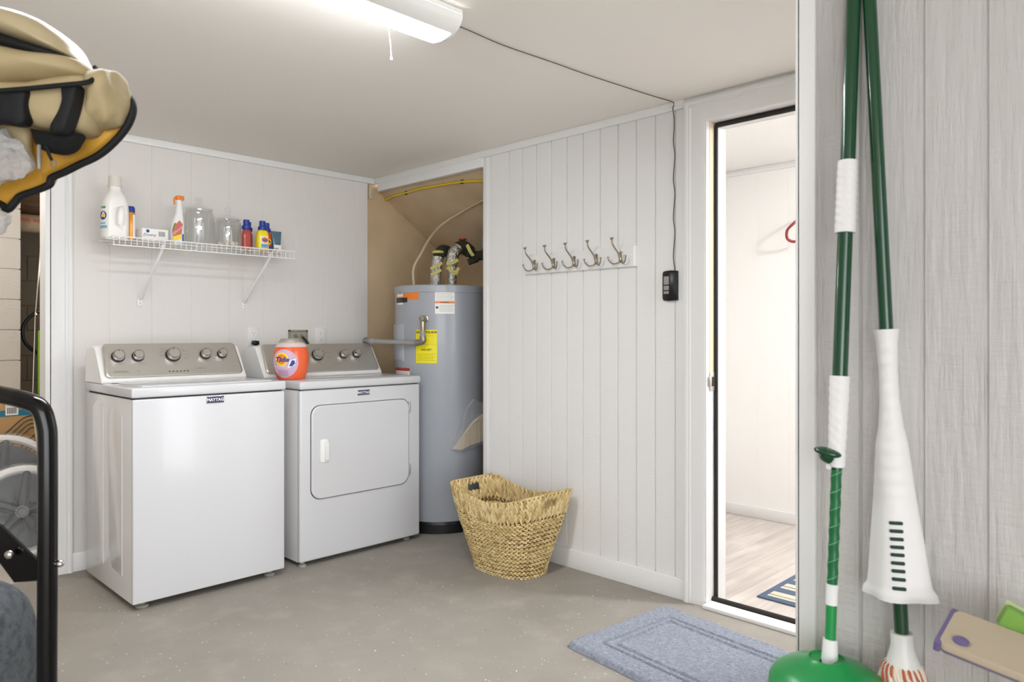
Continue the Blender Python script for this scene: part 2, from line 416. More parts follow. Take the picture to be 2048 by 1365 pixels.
# rug in the hall
m_rb = mat('rug_blue', (84, 98, 120), 0.9, bump=[((400, 400, 400), 0.5, 0.002)]); m_rc = mat('rug_cream', (205, 194, 172), 0.9, bump=[((400, 400, 400), 0.5, 0.002)])
t = thing('striped_rug', (3.23, 1.05, 0.004), 'blue and cream striped woven rug lying on the hall floor', 'rug')
hx0, hx1, hy0, hy1 = 3.00, 3.46, 0.60, 1.468
MB(m_rb).box(hx0, hx1, hy0, hy1, 0.0045, 0.011, 0.002).build('border', t)
mb = MB(m_rc)
st = [(0.035, 0.05), (0.053, 0.056), (0.059, 0.062), (0.066, 0.105), (0.165, 0.19), (0.20, 0.24), (0.30, 0.345), (0.352, 0.355), (0.36, 0.385), (0.41, 0.43)]
for a, b in st: mb.box(hx0+a, hx0+b, hy0+0.03, hy1-0.03, 0.009, 0.0125)
mb.build('stripe', t)
# red hook on the hall wall
t = thing('utility_hook', (4.288, 1.84, 1.75), 'red rubber coated hook on the white hall wall seen through the doorway', 'hook')
mb = MB(m_dred)
hc = [(4.286, 1.79, 1.83), (4.24, 1.80, 1.828), (4.2, 1.83, 1.79), (4.19, 1.86, 1.755), (4.2, 1.865, 1.71), (4.22, 1.84, 1.69), (4.235, 1.80, 1.695)]
mb.tube(smooth_path(hc), 0.0085, 10); mb.build('hook_arm', t)
MB(m_dred).lathe([(0.001, 0), (0.016, 0), (0.014, -0.006), (0.001, -0.007)], (4.289, 1.79, 1.83), 16, 'x').build('base', t)

# ------------------------------------------------------------------ door_2: doorway to the storage room
d2 = sroot('door_2', (0.47, YW, 0))
cp = casing_profile(0.086)
mb = MB(m_trim); xo = 1.014; ho = 2.135
mb.loft([[(xo-u, YW-t_, 0) for u, t_ in cp], [(xo-u, YW-t_, ho-u) for u, t_ in cp], [(-0.04+u, YW-t_, ho-u) for u, t_ in cp], [(-0.04+u, YW-t_, 0) for u, t_ in cp]], smooth=False)
mb.build('casing', d2)
MB(m_trim).box(0.905, 0.928, YW, YW+0.10, 0, 2.05).box(0.02, 0.04, YW, YW+0.15, 0, 2.05).box(0.04, 0.905, YW, YW+0.15, 2.03, 2.05).build('jamb', d2)

# storage room
m_block = mat('painted_block', (196, 191, 183), 0.8, bump=[((90, 90, 90), 0.6, 0.006), ((14, 14, 14), 0.3, 0.01)])
m_blockd = mat('bare_block', (138, 126, 110), 0.9, bump=[((90, 90, 90), 0.6, 0.006), ((12, 12, 12), 0.4, 0.012)])
def blocks(m, xr, yf, depth, z1, L_=0.4, Hh=0.195, left=-1.6):
    mb = MB(m); z = 0; k = 0
    while z < z1:
        x = xr; first = True
        while x > left:
            l = L_/2 if (first and k % 2) else L_
            mb.box(max(x-l, left)+0.0025, x-0.0025 if not first else x, yf, yf+depth, z+0.0025, min(z+Hh, z1)-0.0025, 0.003, 1)
            x -= l; first = False
        z += Hh; k += 1
    return mb
struct('wall_storage_block', blocks(m_block, 1.125, 5.55, 0.2, 2.0).box(-1.6, 1.115, 5.556, 5.74, 0, 1.998))
struct('wall_storage_rear', blocks(m_blockd, 2.2, 6.7, 0.15, 2.3).box(-1.6, 2.2, 6.708, 6.9, 0, 2.3))
struct('wall_storage_side', MB(m_blockd).box(2.2, 2.3, YW+0.14, 6.9, 0, 2.4))
struct('wall_storage_left', MB(m_block).box(-1.7, -1.6, YW+0.14, 6.9, 0, 2.4))
m_wood = mat('raw_lumber', (205, 160, 104), 0.7, bump=[((4, 60, 60), 0.3, 0.003)], var=((180, 134, 82), (2, 40, 40), 0.4, 0.65))
m_woodd = mat('old_lumber', (104, 78, 56), 0.8, bump=[((4, 60, 60), 0.3, 0.003)], var=((76, 56, 40), (2, 40, 40), 0.4, 0.65))
tag(MB(m_wood).box(-1.5, 1.115, 5.55, 5.73, 2.0, 2.29, 0.003).build('sill_beam'), 'pale wooden beam resting on top of the white block wall', 'beam')
tag(MB(m_woodd).box(0.95, 2.1, 5.95, 5.99, 1.98, 2.28, 0.003).build('floor_joist'), 'dark old wooden joist behind the white block wall', 'joist')
mb = MB(mat('kraft_tube', (158, 138, 112), 0.7), m_red)
mb.tube([(1.05, 5.95-0.075, 1.905), (2.0, 5.875, 1.905)], 0.062, 20)
mb.use(1).text('PIPE WRAP', 1.26, 1.915, 0.035, lambda u, v: (u, 5.8122, v))
tag(mb.build('drain_pipe'), 'tan pipe with red lettering running below the dark joist', 'pipe')
tag(MB(m_woodd).box(0.96, 2.1, 5.93, 5.99, 1.825, 1.838).box(0.96, 2.1, 5.93, 5.99, 1.0, 1.8).build('wall_panel'), 'grey brown backing panel beneath the tan pipe', 'panel') if False else None

# cardboard box
m_card = mat('cardboard', (186, 148, 98), 0.75, bump=[((3, 3, 120), 0.08, 0.002)])
t = thing('cardboard_box', (0.88, 5.33, 0), 'brown cardboard box with blue tape band beyond the left doorway', 'box')
MB(m_card).box(0.50, 1.255, 5.14, 5.50, 0, 0.735, 0.004).build('carton', t)
MB(mat('teal_tape', (30, 120, 150), 0.4)).rect(0.50, 1.256, 0.66, 0.695, lambda u, v: (u, 5.1385, v)).build('tape_band', t)
mb = MB(m_ink)
f3 = lambda u, v: (u, 5.1383, v)
for q in range(4):          # nested rounded strokes, slanting
    r_ = 0.095 - q*0.024
    path = [(1.10 + math.cos(a)*r_, 0.48+0.08 + math.sin(a)*r_) for a in [PI*0.75 - i*PI/14 for i in range(15)]]
    a0, a1 = path[0], path[-1]
    path = [(a0[0]-0.32, a0[1]-0.32)] + path + [(a1[0]-0.32, a1[1]-0.32)]
    mb.tube([(p[0], 5.1375, p[1]) for p in path], 0.0028, 4)
mb.build('printed_stripes', t)
mb = MB(m_paper, m_ink); mb.rect(0.965, 1.03, 0.665, 0.735, lambda u, v: (u, 5.1375, v)).use(1)
for q in range(6): mb.rect(0.975+q*0.008, 0.979+q*0.008, 0.675, 0.71, lambda u, v: (u, 5.1370, v))
mb.build('shipping_label', t)

# two plastic-wrapped wheels
def wrapped_wheel(c, R, label, tilt=0.0):
    t = thing('wrapped_wheel', (c[0], c[1], c[2]-R), label, 'wheel', 'wheels wrapped in clear plastic')
    A = Vector((-0.24, -0.95, 0.18)).normalized(); U = A.cross(Vector((0,0,1))).normalized(); V = U.cross(A)
    mb = MB(m_plast); n = 48; rings = []
    for k in range(n):
        a = 2*PI*k/n; rd = U*math.cos(a)+V*math.sin(a); cc = Vector(c)+rd*(R-0.022)
        rings.append([cc + rd*math.cos(b)*0.022 + A*math.sin(b)*0.03 for b in [2*PI*j/10 for j in range(10)]])
    mb.loft(rings, cap=False, loop=True); mb.build('rim', t)
    mb = MB(mat('charcoal_plastic', (30, 33, 38), 0.45))
    mb.lathe([(0.001, -0.005), (R*0.8, -0.005), (R*0.8, 0.0), (0.001, 0.004)], c, 32, U=U, V=V, A=A)
    for k in range(5):
        a = 2*PI*k/5+0.4; rd = U*math.cos(a)+V*math.sin(a); sd = V*math.cos(a)-U*math.sin(a)
        mb.tube([Vector(c)+rd*0.03+A*0.02, Vector(c)+rd*(R*0.5)+A*0.022, Vector(c)+rd*(R-0.03)+A*0.01], [0.03, 0.024, 0.018], 8)
    mb.build('spokes', t)
    mb = MB(mat('grey_hub', (120, 120, 122), 0.4)); mb.lathe([(0.001, 0.04), (0.026, 0.04), (0.030, 0.052), (0.024, 0.056), (0.018, 0.05), (0.001, 0.05)], c, 24, U=U, V=V, A=A); mb.build('hub', t)
    mb = MB(m_film); n = 40; rings = []
    for j, (rr, h) in enumerate([(0.02, 0.065), (0.07, 0.058), (0.14, 0.045), (R*0.85, 0.05), (R+0.008, 0.035), (R+0.012, -0.03)]):
        rings.append([Vector(c) + (U*math.cos(2*PI*k/n)+V*math.sin(2*PI*k/n))*rr*(1+0.02*random.uniform(-1,1)) + A*(h+random.uniform(-1,1)*0.009) for k in range(n)])
    mb.loft(rings, cap=False); mb.build('plastic_wrap', t)
wrapped_wheel((0.905, 4.42, 0.235), 0.235, 'nearer white rimmed wheel in clear plastic on the storage room floor')
wrapped_wheel((0.90, 4.90, 0.29), 0.29, 'larger white rimmed wheel in clear plastic behind the nearer wheel')
# hose loop, green tool and cane in the gap
tag(MB(mat('navy_hose', (28, 34, 44), 0.35)).tube(smooth_path([(1.34, 5.66+0.2, 1.30), (1.27, 5.84, 1.29), (1.195, 5.82, 1.20), (1.20, 5.80, 1.09), (1.28, 5.8, 1.01), (1.38, 5.8, 0.98)]), 0.012, 8).build('hose'), 'dark blue curved hose hanging beyond the left doorway', 'hose')
tag(MB(mat('lime_plastic', (150, 205, 40), 0.4)).box(1.265, 1.36, 5.76, 5.79, 0.02, 1.17, 0.01).build('garden_tool'), 'lime green upright plastic tool beside the left door jamb', 'tool')
mb = MB(m_nickel); mb.tube([(1.21, 5.72, 0.02), (1.245, 5.735, 1.25), (1.29, 5.75, 1.9)], 0.006, 8).lathe([(0.001, 0), (0.014, 0.004), (0.001, 0.03)], (1.245, 5.735, 1.27), 8)
tag(mb.build('fishing_rod'), 'thin grey rod standing in the gap beyond the left doorway', 'rod')

# ------------------------------------------------------------------ washing machine
def knob(c, r, t, ang, name='knob'):
    A = Vector((0, -math.cos(ang), math.sin(ang))); U = Vector((1, 0, 0)); V = U.cross(A) * -1
    k = MB(m_black).lathe([(0.001, 0), (r*1.12, 0), (r*1.1, 0.006), (0.001, 0.007)], c, 32, U=U, V=V, A=A).build(name, t)
    MB(m_chrome).lathe([(0.001, 0.006), (r, 0.006), (r*0.97, 0.022), (r*0.88, 0.028), (r*0.80, 0.0245), (0.001, 0.0245)], c, 32, U=U, V=V, A=A).build('knob_ring', k)
    mb = MB(m_steel, m_ink); mb.lathe([(0.001, 0.0245), (r*0.79, 0.0245), (r*0.76, 0.0262), (0.001, 0.0265)], c, 32, U=U, V=V, A=A)
    mb.use(1); cc = Vector(c)+A*0.0268; mb.face([cc+U*a_+V*b_ for a_, b_ in ((-r*0.05, r*0.55), (r*0.05, r*0.55), (r*0.05, r*0.78), (-r*0.05, r*0.78))]); mb.build('knob_cap', k)
    return k
def console(t, x0, x1, zb, knobs, texts, leds=None):
    """raked console: white moulded back with a bowed brushed-steel fascia"""
    yb, zt = 3.60, zb+0.165
    ang = math.atan2(0.085, 0.15)
    # white housing
    prof = [(3.83, zb), (yb-0.012, zb), (yb-0.015, zb+0.008), (yb-0.004, zb+0.03), (yb+0.082, zt-0.006), (yb+0.095, zt), (yb+0.13, zt+0.004), (3.80, zt-0.01), (3.83, zt-0.05)]
    mb = MB(m_plast); rings = []
    for x, k in ((x0, 0.965), (x0+0.012, 0.992), (x0+0.03, 1), (x1-0.03, 1), (x1-0.012, 0.992), (x1, 0.965)):
        rings.append([(x, 3.72+(y-3.72)*(1 if z < zb+0.02 else k), zb+(z-zb)*k) for y, z in prof])
    mb.loft(rings, smooth=False); mb.build('console', t)
    # fascia: (u along x, v up the slope)
    dy, dz = 0.092, 0.152; Ln = math.hypot(dy, dz); o0 = Vector((0, yb-0.010, zb+0.020))
    vy, vz = dy/Ln, dz/Ln; nrm = Vector((0, -vz, vy))
    def f3(u, v, w=0):
        bow = 0.006*(1-(2*v/Ln-1)**2); return o0 + Vector((u, v*vy, v*vz)) + nrm*(w+bow)
    w2 = (x1-x0)/2; cx = (x0+x1)/2
    out = []
    for (u, v) in rrect(2*w2-0.03, Ln, (0.022, 0.022, 0.02, 0.02), 6, 0, Ln/2):
        out.append((cx + u*(1 - 0.035*(v/Ln)), v))
    mb = MB(m_steel); mb.prism(out, f3, [(0, 0), (0.007, 0), (0.010, 0.003), (0.011, 0.009)], smooth=True); fas = mb.build('fascia', t, label='brushed steel control fascia')
    for f in fas.data.polygons:
        if len(f.vertices) > 6: f.use_smooth = False
    A = math.atan2(vy, vz)
    for x, v, r in knobs: knob(f3(x, v, 0.0075+0.003), r, t, A)
    mb = MB(m_inkg, m_ink)
    g = lambda u, v: f3(u, v, 0.0118)
    for s_, x, v, sz in texts: mb.text(s_, x, v, sz, g)
    if leds:
        mb.use(1)
        for i in range(leds[2]): mb.rect(leds[0]+i*0.017, leds[0]+i*0.017+0.008, leds[1], leds[1]+0.004, g)
    mb.build('lettering', t, label='small grey printed lettering')
    return f3
def badge(t, x, z, y, w=0.074, h=0.026):
    b = MB(m_chrome).box(x-w/2-0.002, x+w/2+0.002, y-0.004, y, z-h/2-0.002, z+h/2+0.002, 0.001).build('badge', t)
    mb = MB(mat('badge_navy', (42, 48, 84), 0.35), m_paper)
    mb.rect(x-w/2, x+w/2, z-h/2, z+h/2, lambda u, v: (u, y-0.0044, v)); mb.use(1).text('MAYTAG', x, z-0.001, 0.0185, lambda u, v: (u, y-0.0048, v), bold=0.0005)
    mb.build('badge_plate', b, label='navy plate lettered MAYTAG')
X0, X1, Y0, Y1 = 1.036, 1.714, 3.205, 3.84
t = thing('washing_machine', ((X0+X1)/2, 3.5, 0), 'white top-loading washing machine left of the dryer', 'washing machine')
mb = MB(m_side); mb.box(X0+0.004, X1-0.004, Y0+0.02, Y1, 0.03, 0.875, 0.004)
# pressed panel on the left side
P = [(Y0+0.13, 0.12), (Y0+0.13, 0.80), (Y0+0.22, 0.845), (Y0+0.30, 0.80), (Y0+0.30, 0.20), (Y0+0.26, 0.13)]
mb.prism(P, lambda u, v, w: (X0+0.004-w, u, v), [(0, 0), (0.003, 0.008)], smooth=True)
P = [(Y0+0.38, 0.12), (Y0+0.38, 0.83), (Y0+0.46, 0.855), (Y0+0.53, 0.82), (Y0+0.53, 0.20), (Y0+0.47, 0.12)]
mb.prism(P, lambda u, v, w: (X0+0.004-w, u, v), [(0, 0), (0.003, 0.008)], smooth=True)
mb.build('cabinet', t)
MB(m_white).box(X0+0.002, X1-0.002, Y0, Y0+0.021, 0.032, 0.876, 0.006, 3).build('front_panel', t)
MB(m_dark).box(X0+0.012, X1-0.012, Y0+0.012, Y1-0.02, 0.874, 0.884).build('gap_shade', t)  # dark strip standing in for shade in the gap below the top
mb = MB(m_white); mb.box(X0-0.004, X1+0.004, Y0-0.004, Y1, 0.882, 0.924, 0.008, 3); top = mb.build('top_panel', t)
MB(m_white).box(X0+0.05, X1-0.05, Y0+0.035, 3.545, 0.9235, 0.929, 0.004, 2).build('lid', t)
MB(m_dark).box(X0+0.03, X1-0.05, 3.562, 3.565, 0.9238, 0.9262).build('lid_hinge_gap', t)
for fx, fy in ((X0+0.055, Y0+0.05), (X1-0.055, Y0+0.05), (X0+0.055, Y1-0.05), (X1-0.055, Y1-0.05)):
    MB(mat('grey_foot', (150, 148, 138), 0.5)).lathe([(0.001, 0), (0.022, 0), (0.026, 0.006), (0.026, 0.012), (0.012, 0.016), (0.012, 0.032), (0.001, 0.032)], (fx, fy, 0), 20).build('foot', t)
badge(t, 1.378, 0.857, Y0)
console(t, X0-0.004, X1-0.012, 0.925,
        [(1.113, 0.105, 0.026), (1.198, 0.104, 0.024), (1.357, 0.107, 0.031), (1.513, 0.108, 0.024), (1.597, 0.108, 0.022)],
        [('CENTENNIAL', 1.115, 0.026, 0.011), ('MCT', 1.19, 0.026, 0.007), ('TEMPERATURE', 1.113, 0.066, 0.006), ('FABRIC SOFTENER', 1.198, 0.066, 0.006),
         ('NORMAL', 1.315, 0.142, 0.006), ('HEAVY', 1.306, 0.125, 0.006), ('WHITES', 1.304, 0.105, 0.006), ('DELICATE', 1.42, 0.13, 0.006), ('BULKY', 1.425, 0.11, 0.006), ('RINSE', 1.415, 0.088, 0.006), ('CYCLE', 1.36, 0.062, 0.006),
         ('LOAD SIZE', 1.513, 0.07, 0.006), ('START', 1.597, 0.072, 0.006), ('COMMERCIAL', 1.475, 0.031, 0.0075), ('TECH', 1.64, 0.035, 0.006)], (1.322, 0.018, 6))
MB(mat('seal_button', (110, 106, 102), 0.3, 0.6)).lathe([(0.001, -0.002), (0.013, -0.002), (0.011, 0.002), (0.001, 0.003)], (1.431, 3.6015, 0.979), 20, A=Vector((0,-0.855,0.518)), U=Vector((1,0,0)), V=Vector((0,0.518,0.855))).build('emblem', t)

# ------------------------------------------------------------------ dryer
X0, X1, Y0, Y1 = 1.808, 2.548, 3.235, 3.84
t = thing('dryer', ((X0+X1)/2, 3.5, 0), 'white front-loading clothes dryer between the washer and the water heater', 'dryer')
MB(m_side).box(X0+0.004, X1-0.004, Y0+0.03, Y1, 0.022, 0.868, 0.004).build('cabinet', t)
mb = MB(m_white); mb.box(X0, X1, Y0, Y0+0.03, 0.024, 0.868, 0.012, 4); mb.build('front_panel', t)
MB(m_dark).box(X0+0.012, X1-0.012, Y0+0.012, Y1-0.02, 0.866, 0.874).build('gap_shade', t)  # same dark strip for the shaded gap under the dryer top
MB(m_white).box(X0-0.003, X1+0.003, Y0-0.006, Y1, 0.872, 0.913, 0.010, 3).build('top_panel', t)
MB(m_white).box(X0+0.09, X1-0.03, Y0+0.06, 3.54, 0.9125, 0.9145, 0.001).build('top_inset', t)
for fx, fy in ((X0+0.03, Y0+0.03), (X1-0.06, Y0+0.05), (X0+0.05, Y1-0.05), (X1-0.05, Y1-0.05)):
    MB(mat('grey_foot', (150, 148, 138), 0.5)).lathe([(0.001, 0), (0.020, 0), (0.020, 0.01), (0.011, 0.013), (0.011, 0.024), (0.001, 0.024)], (fx, fy, 0), 20).build('foot', t)
ol = rrect(0.598, 0.465, (0.055, 0.055, 0.05, 0.05), 8, 2.167, 0.557)
MB(m_dark).prism(ol, onY(Y0), [(-0.002, -0.004), (0.0006, -0.004)]).build('door_gasket', t)
dr = MB(m_white).prism(ol, onY(Y0), [(-0.002, 0), (0.004, 0), (0.0075, 0.003), (0.009, 0.008)], smooth=True).build('door', t)
for p in dr.data.polygons:
    if len(p.vertices) > 6: p.use_smooth = False
mb = MB(m_plast); ho_ = rrect(0.044, 0.115, 0.010, 5, 1.935, 0.563)
mb.prism(ho_, onY(Y0-0.0085), [(-0.001, 0), (0.004, 0), (0.005, 0.003)], smooth=True).prism(rrect(0.018, 0.095, 0.007, 5, 1.944, 0.563), onY(Y0-0.0135), [(0, 0), (0.012, 0), (0.014, 0.003)], smooth=True)
mb.build('door_handle', dr)
for z in (0.745, 0.40): MB(m_steel).box(2.462, 2.472, Y0-0.013, Y0-0.002, z-0.03, z+0.03, 0.003).build('hinge', dr)
badge(t, 2.173, 0.841, Y0, 0.072, 0.024)
console(t, X0-0.01, X1-0.012, 0.914,
        [(2.135, 0.100, 0.030), (2.302, 0.100, 0.022), (2.39, 0.102, 0.022)],
        [('CENTENNIAL', 1.90, 0.034, 0.011), ('TIMED DRY', 2.20, 0.115, 0.006), ('AUTO DRY', 2.205, 0.08, 0.006), ('AIR', 2.135, 0.05, 0.007), ('TEMPERATURE', 2.302, 0.064, 0.006), ('START', 2.39, 0.066, 0.006), ('COMMERCIAL', 2.24, 0.04, 0.007)])

# ------------------------------------------------------------------ detergent pod tub on the dryer
t = thing('detergent_tub', (1.868, 3.43, 0.9145), 'orange laundry pod tub with silver lid standing on the dryer', 'detergent tub')
tc = (1.868, 3.43); a_, b_ = 0.088, 0.062   # elliptical footprint, long side turned to the room
rot = math.radians(-20)
def tubprof(z):     # half-width factor at height
    pts = [(0, 0.72), (0.010, 0.80), (0.04, 0.93), (0.09, 1.0), (0.13, 0.99), (0.165, 0.90), (0.18, 0.80), (0.192, 0.62), (0.198, 0.55)]
    for (z0, k0), (z1, k1) in zip(pts, pts[1:]):
        if z <= z1: q = (z-z0)/(z1-z0); return k0+(k1-k0)*q
    return 0.55
def tubp(a, z, off=0.0):
    k = tubprof(z); x, y = math.cos(a)*(a_*k+off), math.sin(a)*(b_*k+off)
    e = 1.0
    return (tc[0]+x*math.cos(rot)-y*math.sin(rot), tc[1]+x*math.sin(rot)+y*math.cos(rot), 0.9150+z)
zz = [0, 0.004, 0.010, 0.025, 0.04, 0.065, 0.09, 0.11, 0.13, 0.15, 0.165]
MB(m_org).loft([[tubp(2*PI*k/40, z) for k in range(40)] for z in zz]).build('tub', t)
MB(mat('frosted_plastic', (214, 196, 190), 0.3)).loft([[tubp(2*PI*k/40, z) for k in range(40)] for z in (0.1652, 0.172, 0.18, 0.186, 0.192)]).build('shoulder', t)
MB(m_steel).loft([[tubp(2*PI*k/40, z, o) for k in range(40)] for z, o in ((0.190, 0.004), (0.191, 0.006), (0.204, 0.006), (0.208, 0.002))]).build('lid', t)
# front label: a mapped ellipse facing the camera-left side
ac = math.radians(238)
def lab(u, v): return tubp(ac + u/0.072, 0.082+v, 0.0012)
def patch(mb, cu, cv, ru, rv, off=0, n=28, f=None):
    f = f or lab
    rings = [[f(cu+math.cos(2*PI*k/n)*ru*q, cv+math.sin(2*PI*k/n)*rv*q) for k in range(n)] for q in (0.02, 0.25, 0.5, 0.75, 1)]
    mb.loft(rings, cap=True)
mb = MB(mat('label_lilac', (204, 170, 196), 0.4), mat('label_pale', (206, 200, 190), 0.4))
patch(mb, 0, 0, 0.062, 0.072)
mb.build('front_label', t, normals=False)
lab2 = lambda u, v: tubp(ac+u/0.072, 0.082+v, 0.0024); lab3 = lambda u, v: tubp(ac+u/0.072, 0.082+v, 0.0034); lab4 = lambda u, v: tubp(ac+u/0.072, 0.082+v, 0.0044)
mb = MB(m_yel, m_lorg, m_blue, m_paper, m_inkg)
patch(mb, -0.008, 0.022, 0.030, 0.034, f=lab2); mb.use(1); patch(mb, -0.008, 0.022, 0.022, 0.026, f=lambda u, v: tubp(ac+u/0.072, 0.082+v, 0.0030))
mb.use(2).text('Tide', -0.008, 0.020, 0.034, lab4, shear=0.25, bold=0.0012)
mb.use(3).blob([(0.018, -0.022), (0.046, -0.012), (0.052, 0.026), (0.026, 0.016)], lab3); mb.use(2); mb.blob([(0.024, -0.012), (0.036, -0.014), (0.047, 0.0), (0.045, 0.016), (0.034, 0.016), (0.030, 0.002)], lab4)
mb.use(4)
for q in range(6): mb.rect(-0.030, 0.018+0.004*(q % 2), -0.034-q*0.0058, -0.0325-q*0.0058, lab2, 4)
mb.use(3).text('spring meadow', -0.018, -0.014, 0.010, lab3)
mb.build('front_print', t, label='round yellow and orange logo lettered Tide')

# ------------------------------------------------------------------ sockets and hose box on the back wall
def outlet(x, label, plug=False):
    t = thing('wall_outlet', (x, YW, 1.07), label, 'outlet', 'white wall outlets above the dryer')
    MB(m_plast).prism(rrect(0.072, 0.118, 0.005, 4, x, 1.127), onY(YW), [(0, 0), (0.004, 0), (0.006, 0.003)]).build('cover_plate', t)
    for dz in (-0.02, 0.02):
        rc = MB(m_paper).prism(rrect(0.034, 0.030, 0.012, 5, x, 1.127+dz), onY(YW-0.006), [(0, 0), (0.0015, 0.001)]).build('receptacle', t)
        mb = MB(m_ink); f = lambda u, v: (u, YW-0.0078, v)
        for dx in (-0.007, 0.007): mb.rect(x+dx-0.0012, x+dx+0.0012, 1.127+dz, 1.127+dz+0.009, f)
        mb.disc(x, 1.127+dz-0.007, 0.0025, f, 10); mb.build('slots', rc)
outlet(1.931, 'white outlet with black plug, behind the left end of the dryer console')
outlet(2.364, 'white outlet right of the grey hose box above the dryer')
mb = MB(m_black); mb.box(1.913, 1.949, YW-0.045, YW-0.008, 1.083, 1.108, 0.008, 3).tube(smooth_path([(1.931, YW-0.03, 1.09), (1.93, YW-0.05, 1.04), (1.94, YW-0.05, 0.9), (1.95, YW-0.05, 0.6)]), 0.005, 8)
tag(mb.build('power_plug'), 'black power plug pushed into the left wall outlet', 'plug')
t = thing('hose_box', (2.209, YW, 1.04), 'grey recessed washer hose box between the two white outlets', 'hose box')
m_gbox = mat('grey_box', (150, 146, 132), 0.6)
mb = MB(m_gbox); xc, zc = 2.209, 1.10; w, h = 0.062, 0.07
for a in ((xc-w, xc+w, zc+h-0.012, zc+h), (xc-w, xc+w, zc-h, zc-h+0.012), (xc-w, xc-w+0.012, zc-h, zc+h), (xc+w-0.012, xc+w, zc-h, zc+h)): mb.box(a[0], a[1], YW-0.012, YW, a[2], a[3], 0.002)
mb.build('frame', t)
MB(mat('grey_box_inner', (168, 164, 150), 0.6)).box(xc-w+0.01, xc+w-0.01, YW-0.004, YW, zc-h+0.01, zc+h-0.01).build('back_plate', t)
for dx in (-0.02, 0.022):
    MB(m_nickel).lathe([(0.001, 0), (0.010, 0), (0.010, 0.012), (0.004, 0.014), (0.004, 0.02), (0.001, 0.02)], (xc+dx, YW-0.004, zc+0.035), 12, A=Vector((0,-1,0)), U=Vector((1,0,0)), V=Vector((0,0,1))).tube([(xc+dx-0.012, YW-0.02, zc+0.04), (xc+dx+0.012, YW-0.02, zc+0.03)], 0.003, 6).build('valve', t)
tag(MB(m_dark).tube(smooth_path([(xc+0.022, YW-0.022, zc+0.025), (xc+0.045, YW-0.05, zc-0.02), (xc+0.055, YW-0.06, zc-0.12), (xc+0.05, YW-0.06, 0.6)]), 0.007, 8).build('hose'), 'dark washer hose dropping out of the grey hose box', 'hose')

# ------------------------------------------------------------------ wire shelf
SX0, SX1, SF, SZ = 1.10, 2.005, 3.65, 1.597
m_wire = mat('white_wire', (240, 239, 236), 0.35)
t = thing('wire_shelf', (1.55, YW, 1.30), 'white wire shelf mounted on the wall above the washer', 'shelf')
mb = MB(m_wire)
n = 36
for i in range(n+1):
    x = SX0 + (SX1-SX0)*i/n; mb.tube([(x, YW-0.004, SZ), (x, SF, SZ)], 0.0015, 5)
for y in (YW-0.006, YW-0.12, YW-0.23): mb.tube([(SX0-0.003, y, SZ-0.003), (SX1+0.003, y, SZ-0.003)], 0.0028, 6)
mb.build('wire_deck', t)
mb = MB(m_wire)
for i in range(n+1):
    x = SX0 + (SX1-SX0)*i/n; mb.tube([(x, SF-0.001, SZ), (x, SF-0.001, SZ-0.04)], 0.0015, 5)
for z in (SZ, SZ-0.04): mb.tube([(SX0-0.006, SF-0.002, z), (SX1+0.004, SF-0.002, z)], 0.003, 6)
mb.build('front_lip', t)
for x in (1.322, 1.874):
    br = MB(m_wire).tube([(x, SF+0.008, SZ-0.02), (x, SF+0.03, SZ-0.05), (x, YW-0.012, 1.322)], 0.0075, 8, ref=(1, 0, 0), flat=0.5).build('bracket', t)
    mb = MB(m_plast, m_ink); mb.box(x-0.014, x+0.014, YW-0.008, YW, 1.288, 1.326, 0.003).use(1).text('2', x, 1.303, 0.013, lambda u, v: (u, YW-0.0085, v)); mb.build('bracket_foot', br)
for x in (1.2, 1.6, 1.95): MB(m_plast).box(x-0.006, x+0.006, YW-0.014, YW, SZ-0.012, SZ+0.010, 0.003).build('wall_clip', t)

ST = SZ + 0.0018   # resting height
# -- bleach-style jug
t = thing('detergent_jug', (1.15, 3.79, ST), 'large white detergent jug with pale cap at the left end of the wire shelf', 'jug')
m_jug = mat('milky_plastic', (240, 238, 232), 0.3)
jx, jy = 1.148, 3.79
def jr(z):
    pts = [(0, 0.9), (0.008, 1), (0.14, 1.0), (0.175, 0.93), (0.205, 0.72), (0.225, 0.5), (0.235, 0.44), (0.25, 0.44)]
    for (a, k0), (b, k1) in zip(pts, pts[1:]):
        if z <= b: return k0+(k1-k0)*(z-a)/(b-a)
    return 0.44
mb = MB(m_jug)
rings = []
for z in (0, 0.004, 0.01, 0.03, 0.06, 0.10, 0.14, 0.16, 0.175, 0.19, 0.205, 0.215, 0.225, 0.235, 0.25):
    k = jr(z); rings.append([(jx+p[0]*k, jy+p[1]*min(1, k*1.2), ST+z) for p in rrect(0.118, 0.082, 0.034, 5)])
mb.loft(rings)
jug = mb.build('bottle', t)
cut = MB(m_jug); cut.ell((jx+0.017, jy-0.044, ST+0.105), (0.052, 0.019, 0.024), Vector((0.06, 0, 1)).normalized(), Vector((1, 0, 0)), Vector((0, 1, 0)), 24, 14)
cut.ell((jx+0.017, jy+0.044, ST+0.105), (0.052, 0.019, 0.024), Vector((0.06, 0, 1)).normalized(), Vector((1, 0, 0)), Vector((0, 1, 0)), 24, 14)
carve(jug, cut)
MB(mat('translucent_cap', (222, 219, 208), 0.35)).lathe([(0.001, 0.25), (0.031, 0.25), (0.031, 0.256), (0.029, 0.262), (0.027, 0.298), (0.001, 0.30)], (jx, jy, ST), 28).build('cap', t)
mb = MB(m_paper, m_blue, m_yel, mat('label_lightblue', (120, 180, 215), 0.4), mat('label_green', (90, 160, 90), 0.4))
f0 = lambda u, v: (jx-0.0605+0.004*abs(u)/0.03, jy-u*1.0, ST+v)
def fj(u, v):    # label on the front-left of the jug
    a = math.radians(205)+u/0.045
    return (jx-0.028+math.cos(a)*0.034, jy+math.sin(a)*0.0435, ST+v)
